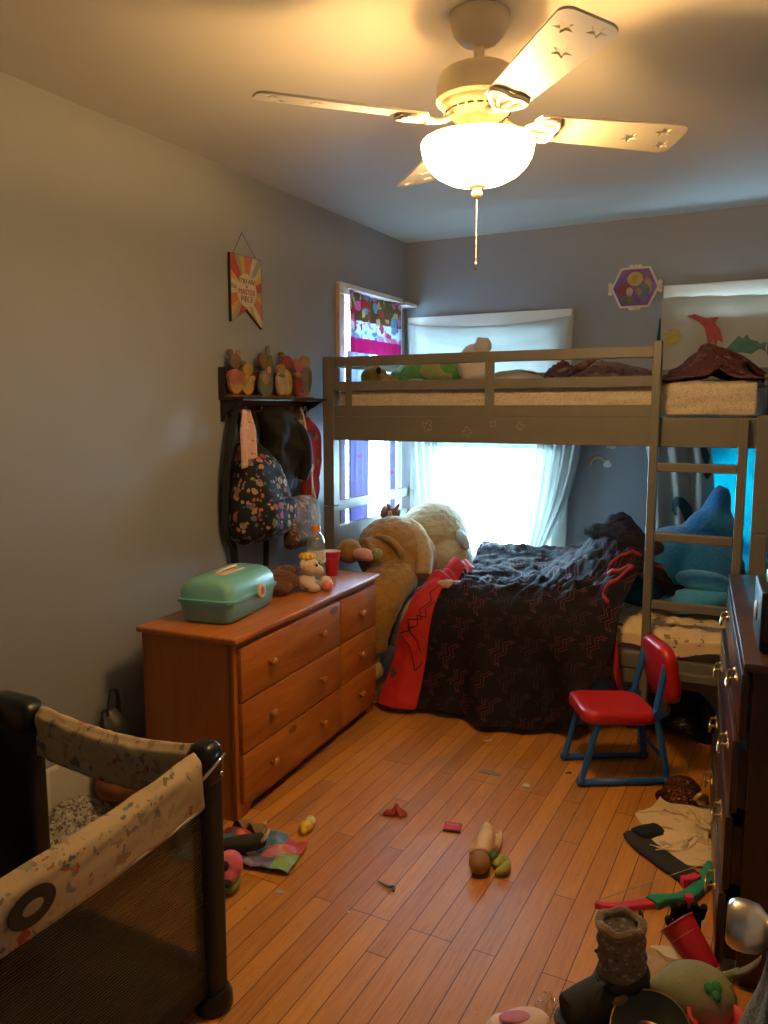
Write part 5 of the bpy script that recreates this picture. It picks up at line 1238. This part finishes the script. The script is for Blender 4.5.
# ------------------------------------------------------------------ litter on the left part of the floor
cm = {k: plain('wrapper_' + k, c, .45, var=.08, ns=20) for k, c in dict(blue=(.10, .20, .38), violet=(.17, .12, .26), red=(.48, .07, .07), pink=(.50, .16, .17), green=(.20, .34, .11), white=(.6, .55, .48), teal=(.26, .36, .36), maroon=(.20, .05, .05)).items()}
def crinkle(x, y): return .028 * max(0, ridge(x * 9 + 2, y * 7, 5)) + .012 * ridge(x * 22, y * 19, 2) + .014
def wfn(u, v):
    a = Vector((-1.635, 1.845)); e1 = Vector((.30, .06)); e2 = Vector((-.035, .175)); p = a + e1 * u + e2 * v
    # sharp creases: folded facets instead of soft waves
    tri = lambda q: abs((q % 1) - .5) * 2
    h = .030 * tri(u * 2.1 + v * .6 + .1) * (.35 + .65 * v) + .012 * tri(u * 4.3 - v * 2.2) + .010 * tri(v * 3.1 + u * 1.2)
    return (p.x, p.y, .004 + h * (.35 + .65 * math.sin(PI * min(1, max(0, .08 + .84 * u)))))
def wmat(u, v):
    if v < .30: return 1 if u < .72 else (4 if u > .8 else 0)
    if u > .86 - .1 * v: return 4 if v < .55 else 2
    if v < .42 and .25 < u < .62: return 5
    if .62 < u < .86 and v < .62: return 3
    if .18 < u < .42 and v > .58: return 2
    if v > .86 and u < .5: return 7
    return 0
wr = ob('crumpled_wrapper', sheet(wfn, 48, 40, (1, 1), wmat), [cm[k] for k in ('blue', 'violet', 'red', 'pink', 'green', 'white', 'teal', 'maroon')], solid=.0015); tag(wr, 'crumpled blue, red and green printed wrapper on the floor by the pine dresser', 'wrapper')
bk = thing('booklet', 'thin booklet with a pale teal cover and a maroon edge under the playpen corner', 'booklet', (-1.655, 1.88, .002), .15)
ob('cover', B((-.09, -.055, 0), (.06, .05, .010), .001), cm['teal'], bk); ob('spine_band', B((-.09, .05, 0), (.06, .085, .012), .001), cm['maroon'], bk); ob('white_band', B((-.09, .046, .0), (.06, .054, .0125)), cm['white'], bk)
M['ink'] = plain('dark_print', (.06, .07, .08), .6)
def crate(u, v): return (-1.66 + .11 * u + .02 * v, 2.035 + .05 * v, .003 + .05 * abs(math.sin(u * PI * 2)) * (1 - .4 * v) + .006 * nz(u * 5, v * 5))
o = ob('cardboard_scrap', sheet(crate, 20, 10), plain('brown_card', (.30, .17, .07), .7), solid=.002); tag(o, 'folded brown cardboard scrap at the near foot of the pine dresser', 'cardboard')
o = ob('paper_scrap', prism(bmesh.new(), [(-.045, -.02), (.03, -.01), (.012, .05)], .002), plain('white_paper', (.62, .55, .42), .7), loc=(-1.565, 2.06, .014), rot=(.35, -.1, .1)); tag(o, 'white triangular paper scrap leaning by the dresser foot', 'paper')
sk = thing('baby_shoe', 'small dark shoe with a pale collar lying on the crumpled wrapper', 'shoe', (-1.515, 1.93, .024), .5)
plush('upper', [('tube', [(-.075, 0, .022), (-.02, 0, .026), (.03, .0, .032), (.06, .0, .045)], [.022, .028, .027, .022])], plain('charcoal_knit', (.03, .028, .028), .8), sk, vox=.006, smooth=3, disp=.001)
ob('collar', tube(bmesh.new(), [(.062 + .012 * math.cos(a), .021 * math.sin(a), .053 + .016 * math.cos(a)) for a in [2 * PI * i / 20 for i in range(21)]], .006, 8, caps=False), M['ivory'], sk, smooth=True)
pk_ = thing('pink_plush', 'pink plush toy with black eye patches beside the black playpen post', 'plush toy', (-1.455, 1.775, .002), -.6)
plush('head', [((0, 0, .075), (.042, .040, .045)), ((.03, -.015, .058), (.026, .026, .024))], plain('hot_pink_plush', (.62, .13, .22), .8, var=.2, ns=30), pk_, vox=.006, smooth=4, disp=.002)
plush('body', [((0, .0, .024), (.035, .035, .024)), ((.028, -.01, .02), (.02, .02, .018))], plain('lime_plush', (.26, .32, .05), .8), pk_, vox=.006, smooth=4, disp=.002)
ob('eye_patch', ball(bmesh.new(), (.030, -.024, .094), (.012, .012, .016), seg=14), M['dark'], pk_, smooth=True)
ob('nose', ball(bmesh.new(), (.050, -.026, .050), (.014, .014, .013), seg=14), M['dark'], pk_, smooth=True)
yt = thing('toy_figure', 'small white and yellow toy figure lying on the floorboards by the dresser', 'toy', (-1.43, 2.155, .001), .7)
plush('body', [((0, 0, .020), (.026, .022, .020)), ((-.01, -.022, .014), (.012, .012, .012))], M['yellow'], yt, vox=.004, smooth=3, disp=0)
plush('head', [((.018, .018, .026), (.021, .021, .021))], plain('off_white_plastic', (.66, .58, .44), .5), yt, vox=.004, smooth=3, disp=0)

# ------------------------------------------------------------------ litter in the middle of the floor
def bit(name, label, cat, pts, h, mat, loc, rz=0, rot=None):
    o = ob(name, prism(bmesh.new(), pts, h), mat, loc=loc, rot=rot or (0, 0, rz)); tag(o, label, cat); return o
M['redp'] = plain('red_paper', (.50, .03, .035), .5); M['bluegrey'] = plain('blue_grey_paper', (.20, .24, .27), .6); M['wht'] = plain('off_white_scrap', (.62, .50, .36), .6)
sq = thing('red_packet', 'small square red packet lying in the middle of the floor', 'packet', (-.99, 2.415, .001), .25)
ob('wrapper', B((-.030, -.026, 0), (.030, .026, .008), .003), M['redp'], sq); ob('print_band', B((-.022, .004, .0078), (.022, .010, .0086)), plain('pink_print', (.62, .22, .2), .5), sq); ob('dark_edge', B((-.03, -.032, 0), (.03, -.025, .006), .001), M['dark'], sq)
o = ob('red_scrap', crumple(lambda th: .030 + .016 * math.cos(3 * th + .5) + .006 * math.sin(7 * th), .016, 2., 8, 40, 6., .5), plain('rust_red_scrap', (.36, .035, .015), .6), loc=(-1.21, 2.41, .001)); tag(o, 'crumpled rust red scrap on the floor between dresser and red packet', 'scrap')
bit('paper_strip', 'grey blue paper strip on the floor near the bunk', 'paper', [(-.045, -.012), (.036, -.016), (.045, -.004), (.03, .010), (-.03, .018), (-.042, .01)], .0015, M['bluegrey'], (-1.02, 2.875, .001), .1)
bit('paper_chip', 'small white paper chip on the floor just in front of the comforter', 'paper', [(-.022, -.010), (.012, -.008), (.022, .014), (.006, .012)], .003, M['wht'], (-1.135, 3.165, .001), .2)
bit('toy_tile', 'tiny cream square tile with a yellow mark on the floor', 'toy tile', [(-.013, -.013), (.013, -.013), (.013, .013), (-.013, .013)], .006, M['wht'], (-.855, 2.83, .001), .2)
bit('dark_chip', 'tiny dark brown chip on the floor near the chair leg', 'chip', [(-.012, -.006), (.014, -.004), (.006, .009)], .003, M['dark'], (-.74, 3.02, .001), .4)
o = ob('hair_clip', tube(bmesh.new(), [(-.035, .012, .004), (-.015, .004, .005), (.005, -.002, .006), (.022, .004, .006), (.030, -.014, .005)], [.0025, .003, .0035, .006, .004], 8, 4), plain('green_grey_clip', (.10, .14, .11), .4), loc=(-1.035, 2.0, 0), smooth=True); tag(o, 'thin green grey hair clip lying on the floorboards', 'hair clip')
bit('grey_dot', 'small round pale grey sticker on the floor near the playpen', 'sticker', ell(0, 0, .013, .010, 16), .001, plain('grey_sticker', (.36, .32, .28), .6), (-1.31, 1.83, .001))
bit('white_dot', 'tiny white speck of plastic on the floor below the hair clip', 'speck', ell(0, 0, .005, .004, 8), .002, M['wht'], (-1.075, 1.84, .001))
fg = thing('figurine', 'pale toy fairy figurine lying face up in the middle of the floor', 'figurine', (-.832, 2.295, .001), 1.80); fg.scale = (1.55, 1.25, 1.25)
M['skin_pl'] = plain('pale_toy_plastic', (.66, .45, .27), .45, var=.2, ns=20)
plush('body', [('tube', [(-.02, 0, .022), (.03, 0, .026), (.08, .004, .018), (.125, .01, .008)], [.022, .026, .020, .008], .8), ('tube', [(.02, -.028, .012), (.07, -.034, .010), (.10, -.028, .008)], [.012, .010, .006]), ('tube', [(-.01, .026, .012), (.03, .03, .01)], [.011, .008])], M['skin_pl'], fg, vox=.005, smooth=3, disp=0)
plush('head', [((-.058, 0, .026), (.030, .028, .026))], plain('brown_toy_hair', (.28, .13, .05), .6), fg, vox=.005, smooth=3, disp=0)
ob('leaf_skirt', tube(bmesh.new(), [(-.045, -.036, .012), (-.025, -.05, .016), (-.03, -.066, .012), (-.055, -.06, .014), (-.065, -.042, .010)], [.01, .013, .010, .013, .006], 8, 4), plain('lime_toy_plastic', (.34, .34, .06), .4), fg, smooth=True)
ob('green_bead', ball(bmesh.new(), (-.022, -.030, .022), .014, seg=14), plain('dark_green_bead', (.05, .13, .04), .4), fg, smooth=True)
o = thing('slipper', 'white and pink child slipper at the bottom edge of the picture', 'slipper', (-.50, 1.648, .001), -1.0); o.scale = (.78,) * 3
ob('sole', prism(bmesh.new(), [(x * .062 + .004 * math.cos(3 * a), y * .1) for a in [2 * PI * i / 32 for i in range(32)] for x, y in [(math.sin(a) * (1 - .12 * math.cos(a)), math.cos(a))]], .012), M['ivory'], o)
plush('upper', [((0, .02, .026), (.052, .075, .026)), ((0, -.055, .018), (.045, .04, .02))], plain('white_pink_plush', (.70, .52, .46), .8), o, vox=.006, smooth=4, disp=.002)
plush('insole', [((.004, -.01, .046), (.026, .058, .008))], plain('orchid_lining', (.50, .18, .36), .7), o, vox=.004, smooth=3, disp=0)

# ------------------------------------------------------------------ things on the floor at the right
cloth_thing('shirt', 'cream shirt dropped on the floor in front of the dark dresser', 'shirt', plain('cream_cotton', (.66, .50, .31), .85, var=.06, bs=140, bstr=.1), (-.272, 2.765, .003), .12, W=.40, H=.60, rx=.080, ry=.180, seed=5, nu=54, nv=60, mound=.03, drop=.09, stiff=.35, steps=70)
cpz = thing('sequin_hat', 'round brown sequined hat lying under the bunk beside the cream shirt', 'hat', (-.305, 2.99, .002), .3); cpz.scale = (.85,) * 3
t = NT('bronze_sequins'); vo = t.n('TexVoronoi', {'Vector': t.coord(), 'Scale': 90.})
t.done(t.bsdf(t.ramp(vo.outputs['Distance'], [(.1, (.22, .08, .04)), (.6, (.10, .03, .018))]), .25, .6, t.bump(vo.outputs['Distance'], .8, .01))); M['sequin'] = t.m
ob('crown', lathe(bmesh.new(), [(.085, .006), (.086, .03), (.075, .07), (.05, .095), (.02, .105), (0, .106)], 32), M['sequin'], cpz, smooth=True)
ob('brim', lathe(bmesh.new(), [(.083, .012), (.10, .004), (.112, .006), (.10, .010), (.083, .018)], 32), M['sequin'], cpz, smooth=True)
ob('bow', tube(bmesh.new(), [(.03, -.09, .05), (.06, -.085, .075), (.085, -.07, .055), (.06, -.088, .04), (.04, -.09, .055)], [.008, .014, .012, .012, .008], 8, 4), plain('gold_bow', (.55, .38, .14), .3, .7), cpz, smooth=True)
# pair of folded black socks
M['sock'] = plain('charcoal_sock', (.022, .019, .015), .9, bs=150, bstr=.5); M['sock_dark'] = plain('black_sock_cuff', (.006, .006, .006), .95, bs=150, bstr=.4)
sk2 = thing('sock', 'black sock stretched flat on the floor pointing at the toy bow', 'sock', (-.31, 2.56, .002), 0)
def sockfn(pts, w, th):
    PS = smoothpath([Vector((*p, 0)) for p in pts], 8)
    rings = []
    for i, p in enumerate(PS):
        d = (PS[min(i + 1, len(PS) - 1)] - PS[max(i - 1, 0)]).normalized(); nn = Vector((-d.y, d.x, 0)); ww = w * (1 if 1 < i < len(PS) - 2 else .75)
        rings.append([tuple(p + nn * ww * math.copysign(abs(math.cos(a)) ** .6, math.cos(a)) + Vector((0, 0, th * .5 + th * .5 * math.copysign(abs(math.sin(a)) ** .6, math.sin(a)) + .002 * nz(i * .4, a)))) for a in [2 * PI * k / 16 for k in range(16)]])
    return loft(rings)
ob('foot', sockfn([(-.11, .10), (-.075, .045), (-.02, -.005), (.05, -.06), (.10, -.095), (.118, -.108)], .042, .016), M['sock'], sk2, smooth=True)
ob('cuff', sockfn([(-.095, .075), (-.065, .12), (-.03, .15)], .036, .026), M['sock_dark'], sk2, smooth=True)
# toy bow
M['bow_pink'] = plain('hot_pink_plastic', (.62, .03, .085), .35); M['bow_teal'] = plain('sea_green_plastic', (.02, .25, .15), .4)
tb = thing('toy_bow', 'toy bow with hot pink limb and sea green grip on the floor', 'toy bow', (-.29, 2.30, 0))
def limb(pts, ws, m, nm, th=.018):
    n = 8; P_ = smoothpath([Vector((*p, 0)) for p in pts], n); W_ = [p.x for p in smoothpath([(w, 0, 0) for w in ws], n)]
    rings = []
    for i, p in enumerate(P_):
        d = (P_[min(i + 1, len(P_) - 1)] - P_[max(i - 1, 0)]).normalized(); nn = Vector((-d.y, d.x, 0)); w = W_[i]
        rings.append([tuple(Vector(tb.location) * 0 + p - Vector((tb.location.x, tb.location.y, 0)) + nn * a * w + Vector((0, 0, b))) for a, b in ((-1, .003), (-1, th - .003), (-.8, th), (.8, th), (1, th - .003), (1, .003), (.8, .001), (-.8, .001))])
    return ob(nm, loft(rings), m, tb, auto=40)
limb([(-.447, 2.198), (-.42, 2.20), (-.37, 2.225), (-.325, 2.262), (-.296, 2.285)], [.006, .011, .013, .015, .017], M['bow_pink'], 'limb')
limb([(-.300, 2.275), (-.285, 2.30), (-.26, 2.315), (-.232, 2.335), (-.205, 2.37), (-.19, 2.41)], [.022, .020, .014, .015, .020, .018], M['bow_teal'], 'grip', .024)
limb([(-.192, 2.405), (-.176, 2.46), (-.165, 2.53), (-.163, 2.57)], [.018, .020, .019, .015], M['bow_teal'], 'upper_limb', .024)
limb([(-.235, 2.42), (-.215, 2.435), (-.195, 2.46)], [.011, .014, .014], M['bow_pink'], 'arrow_rest', .032)
limb([(-.215, 2.325), (-.195, 2.335)], [.012, .012], M['bow_pink'], 'trigger', .034)
bm = tube(bmesh.new(), [(-.446 + .29, 2.199 - 2.30, .02), (-.166 + .29, 2.575 - 2.30, .02)], .0012, 5); ob('string', bm, M['ivory'], tb)
for x, y in ((-.36, 2.23), (-.33, 2.254)):
    pass
# snow boot
M['boot_grey'] = printed('grey_knit_pattern', (.15, .13, .115), [(.28, .25, .21), (.085, .075, .08), (.34, .29, .25)], 70, .4, .7, stretch=(1, 1, 1.4), bump=120); M['boot_dark'] = plain('dark_brown_suede', (.020, .016, .013), .85, var=.3, bs=60, bstr=.3); M['boot_fur'] = fur('brown_fur_trim', (.20, .13, .075), .4, 90)
bo = thing('snow_boot', 'single grey and black snow boot with fur cuff standing on the floor', 'boot', (-.305, 1.80, 0), math.radians(222)); bo.scale = (1.08, 1.08, 1.0)
rings = []
for k in range(17):
    z = .075 + .165 * k / 16; rx, ry = lerp(.056, .052, k / 16) + .003 * math.sin(k * 1.7), lerp(.044, .047, k / 16) + .003 * math.sin(k * 1.7 + 1)
    rings.append([(-.012 + rx * math.cos(a) + .012 * k / 16, ry * math.sin(a), z) for a in [2 * PI * i / 28 for i in range(28)]])
sr = [(.0 + .040 * math.cos(a), .036 * math.sin(a), .238) for a in [2 * PI * i / 28 for i in range(28)]]; s2 = [(.0 + .037 * math.cos(a), .033 * math.sin(a), .13) for a in [2 * PI * i / 28 for i in range(28)]]
bm = loft(rings + [sr, s2], False); bm.faces.new([v for v in bm.verts][-28:]); ob('shaft', bm, M['boot_grey'], bo, smooth=True)
plush('foot', [('tube', [(-.035, 0, .05), (.02, 0, .055), (.08, .004, .047), (.130, .006, .042)], [.050, .053, .049, .040], .95), ((-.02, 0, .08), (.055, .045, .035))], M['boot_dark'], bo, vox=.007, smooth=4, disp=.002)
ob('sole', prism(bmesh.new(), [(-.085, -.03), (-.07, -.045), (.04, -.05), (.10, -.047), (.142, -.025), (.150, .005), (.135, .035), (.08, .052), (-.06, .048), (-.085, .03)], .022), M['black_pl'], bo)
ob('fur_cuff', tube(bmesh.new(), [(.0 + .047 * math.cos(a), .043 * math.sin(a), .240 + .004 * math.sin(5 * a)) for a in [2 * PI * i / 30 for i in range(31)]], .010, 10, caps=False), M['boot_fur'], bo, smooth=True)
ob('fur_band', tube(bmesh.new(), [(.052 + .022 * math.cos(a) * 1.2 - .03, .045 * math.sin(a), .083 - .02 * math.cos(a)) for a in [2 * PI * i / 30 for i in range(31)]], .010, 8, caps=False), M['boot_fur'], bo, smooth=True)
bm = bmesh.new(); tube(bm, [(-.008 + .057 * math.cos(a), .047 * math.sin(a), .108 - .012 * math.cos(a)) for a in [2 * PI * i / 30 for i in range(31)]], .0045, 8, flat=3.4, caps=False); ob('ankle_strap', bm, M['black_pl'], bo, smooth=True)
ob('strap_tail', tube(bmesh.new(), [(.045, .025, .115), (.075, .04, .125), (.10, .055, .105), (.11, .06, .07)], .009, 8, 4, .3), M['boot_dark'], bo, smooth=True)
ob('pull_cord', tube(bmesh.new(), [(.045, .02, .222), (.065, .03, .215), (.08, .035, .21)], [.002, .002, .005], 6, 3), M['boot_dark'], bo, smooth=True)
ob('heel_loop', tube(bmesh.new(), [(-.052, -.012, .222), (-.056, -.012, .252), (-.053, -.006, .256), (-.05, .006, .254), (-.05, .008, .225)], .004, 8, 4, .5), M['boot_dark'], bo, smooth=True)
# lying red cup
party_cup('party_cup', 'red plastic party cup tipped over among the clutter by the boot', (-.118, 1.985, .052), (0, math.radians(-52), math.radians(-30)), 1.05)
# shamrock plush ball
M['sage'] = plain('sage_green_plush', (.24, .24, .13), .85, var=.12, ns=10, bs=80, bstr=.3)
sb = thing('shamrock_plush', 'round sage green plush with a shamrock mark beside the tipped red cup', 'plush toy', (-.135, 1.865, .004), .15); sb.scale = (.92,) * 3
plush('body', [((0, 0, .075), (.098, .085, .075)), ((-.075, .01, .055), (.045, .045, .045))], M['sage'], sb, vox=.008, smooth=5, disp=.002)
M['shamrock'] = plain('green_felt', (.03, .22, .08), .8)
def shm(): 
    bm = bmesh.new()
    for a in (.5, 2.6, 4.7): ball(bm, (.013 * math.cos(a), .013 * math.sin(a), 0), (.013, .013, .004), seg=12)
    box(bm, (-.002, -.028, -.002), (.003, -.01, .003)); return bm
nrm = Vector((.42, -.62, .85)).normalized(); pos = Vector((0, 0, .075)) + Vector((nrm.x * .096, nrm.y * .086, nrm.z * .076))
ob('shamrock', shm(), M['shamrock'], sb, loc=tuple(pos), rot=nrm.to_track_quat('Z', 'Y').to_euler(), smooth=True)
bm = prism(bmesh.new(), [(-.02, -.03), (.03, -.028), (.025, .02), (.008, .03), (0, .012), (-.028, .018)], .006); ob('felt_patch', bm, plain('dark_sage_felt', (.12, .13, .08), .9), sb, loc=(-.01, -.077, .06), rot=(1.25, 0, .1))
# toy shovel with grey blade
ts = thing('toy_shovel', 'toy spoon with olive handle and grey scoop leaning on the dark dresser', 'toy', (-.060, 1.985, -.02))
ob('handle', tube(bmesh.new(), [(-.05, -.04, .085), (-.005, -.04, .115), (.012, -.04, .128)], .010, 10, 3), M['sage'], ts, smooth=True)
ob('scoop', tube(bmesh.new(), [(.005, -.04, .122), (.03, -.045, .145), (.05, -.05, .175), (.055, -.05, .19)], [.014, .018, .014, .005], 10, 4, .35), plain('grey_plastic', (.22, .20, .19), .4), ts, smooth=True)
# black glove
gv = thing('glove', 'black knit glove standing on the floor against the dark dresser drawer', 'glove', (-.188, 2.14, .002), .4)
plush('hand', [('tube', [(0, 0, .01), (.0, 0, .05), (0, 0, .09)], [.028, .036, .036], .7)] + [('tube', [(.022 * (k - 1.5), 0, .085), (.026 * (k - 1.5), -.004, .115), (.028 * (k - 1.5), -.01, .128 + .012 * (1 - abs(k - 1.4)))], [.011, .0105, .009]) for k in range(4)] + [('tube', [(-.03, 0, .045), (-.05, -.006, .07), (-.056, -.01, .088)], [.013, .011, .009])], M['sock_dark'], gv, vox=.004, smooth=2, disp=0)
# bits under and around
bit('white_card', 'white printed card on the floor next to the tipped cup', 'card', [(-.035, -.05), (.035, -.045), (.03, .05), (-.03, .045)], .002, M['wht'], (-.232, 2.06, .003), .3)
cloth_thing('beige_cloth', 'crumpled beige knit cloth between boot and green plush', 'cloth', plain('beige_knit', (.40, .27, .15), .9, var=.2, bs=80), (-.235, 1.985, .006), 0, W=.17, H=.17, rx=.05, ry=.05, seed=31, nu=28, nv=28, mound=.02, drop=.05, steps=50)
ld = thing('pot_lid', 'dark toy tray with a thin gold rim at the bottom edge beside the boot', 'tray', (-.215, 1.742, .004), 0)
ob('dish', lathe(bmesh.new(), [(0, 0), (.07, .002), (.085, .012), (.088, .022), (.084, .020), (.07, .008), (0, .006)], 40, Matrix.Rotation(.5, 4, 'X') @ Matrix.Translation((0, 0, .045))), plain('dark_olive_plastic', (.030, .026, .014), .25), ld, smooth=True)
ob('rim', lathe(bmesh.new(), [(.0865, .020), (.0895, .021), (.0895, .0245), (.0865, .0245), (.0865, .020)], 40, Matrix.Rotation(.5, 4, 'X') @ Matrix.Translation((0, 0, .045))), M['brass'], ld, smooth=True)
ob('handle', tube(bmesh.new(), [(-.03, -.03, .055), (-.015, -.045, .085), (.02, -.05, .09), (.05, -.035, .07)], .004, 8, 4), M['brass'], ld, smooth=True)
pb_ = thing('pink_bowl', 'hot pink toy bowl at the bottom right among the clutter', 'bowl', (-.082, 1.79, .03), 0)
ob('bowl_wall', lathe(bmesh.new(), [(0, .004), (.03, .004), (.055, .03), (.062, .055), (.066, .056), (.066, .060), (.060, .061), (.052, .032), (.028, .009), (0, .009)], 36), plain('hot_pink_bowl', (.62, .06, .10), .35), pb_, smooth=True)
o = ob('red_block', B((-.014, -.012, 0), (.014, .012, .07), .004), plain('red_toy_plastic', (.50, .03, .03), .35), loc=(-.152, 1.775, .002), rot=(0, .25, .5), auto=40); tag(o, 'small upright red plastic piece between the tray and the pink bowl', 'toy')
cl_ = ob('clear_wrapper', crumple(lambda th: .04 + .012 * math.cos(3 * th), .03, 41., 10, 40, 7., .6), thin_glass('crinkled_clear_film', (.92, .92, .9), .12), loc=(-.455, 1.735, .002)); tag(cl_, 'crinkled clear wrapper on the floor in front of the boot toe', 'wrapper')
# under the bunk
o = plush('grey_bundle', [((0, 0, .075), (.13, .10, .075)), ((.07, .02, .10), (.07, .07, .05))], plain('grey_soft_cloth', (.20, .20, .22), .85, var=.15, bs=30), vox=.01, smooth=5, disp=.006, loc=(-.60, 3.66, .002)); tag(o, 'grey cloth bundle under the bunk behind the red chair', 'bundle')
M['bagblack'] = plain('black_glossy_bag', (.004, .004, .005), .22, var=.3, bs=26, bstr=1.)
cloth_thing('garbage_bag', 'black shiny plastic bag stuffed under the ladder end of the bunk', 'bag', M['bagblack'], (-.385, 3.74, .004), 0, solid=.002, W=.40, H=.40, rx=.15, ry=.15, seed=51, mound=.17, mr=.95, drop=.05, steps=60)
o = plush('beige_ball', [((0, 0, 0), (.036, .036, .042))], plain('dull_beige_cloth', (.26, .20, .16), .8), vox=.006, smooth=3, disp=.002, loc=(-.445, 3.42, .19)); tag(o, 'dull beige soft ball showing between chair back and black bag', 'ball')
cloth_thing('white_cloth', 'pale blue white cloth on the floor under the comforter hem', 'cloth', plain('pale_blue_white_cloth', (.50, .55, .58), .8), (-.84, 3.60, .003), 0, W=.3, H=.25, rx=.09, ry=.08, seed=61, nu=32, nv=30, drop=.05, steps=60)
# under bed storage rail by the dresser
fr = thing('metal_tray', 'thin metal framed tray sliding out under the bunk next to the dresser', 'tray', (-1.68, 3.35, 0))
bm = bmesh.new(); 
for a, b in (((-.11, -.05, .006), (.10, -.05, .006)), ((-.11, -.05, .006), (-.11, .20, .006)), ((-.11, -.05, .05), (-.11, .20, .05)), ((-.11, -.05, .006), (-.11, -.05, .05)), ((.10, -.05, .006), (.10, .2, .006))): tube(bm, [a, b], .006, 8)
ob('frame', bm, plain('dull_gold_metal', (.34, .27, .16), .4, .6), fr, smooth=True)
ob('panel', B((-.105, -.045, .002), (.095, .2, .008)), M['dark'], fr)

# grey fleece hanging from the door knob
gfz = thing('fleece_jacket', 'grey fleece garment hanging from the door knob', 'jacket', (-.0, .90, .60))
def fl_(u, v):
    a = 2 * PI * u; r = lerp(.012, .055, sstep(0, .5, v)) * (1 + .25 * math.sin(a * 3 + v * 3)); z = lerp(.862, .52, v)
    return (.014 + r * .8 * math.cos(a), .895 + r * 1.15 * math.sin(a), z)
kid('fleece_body', sheet(fl_, 60, 30, (.3, .4)), fur('blue_grey_fleece', (.11, .12, .125), .2, 120), gfz)
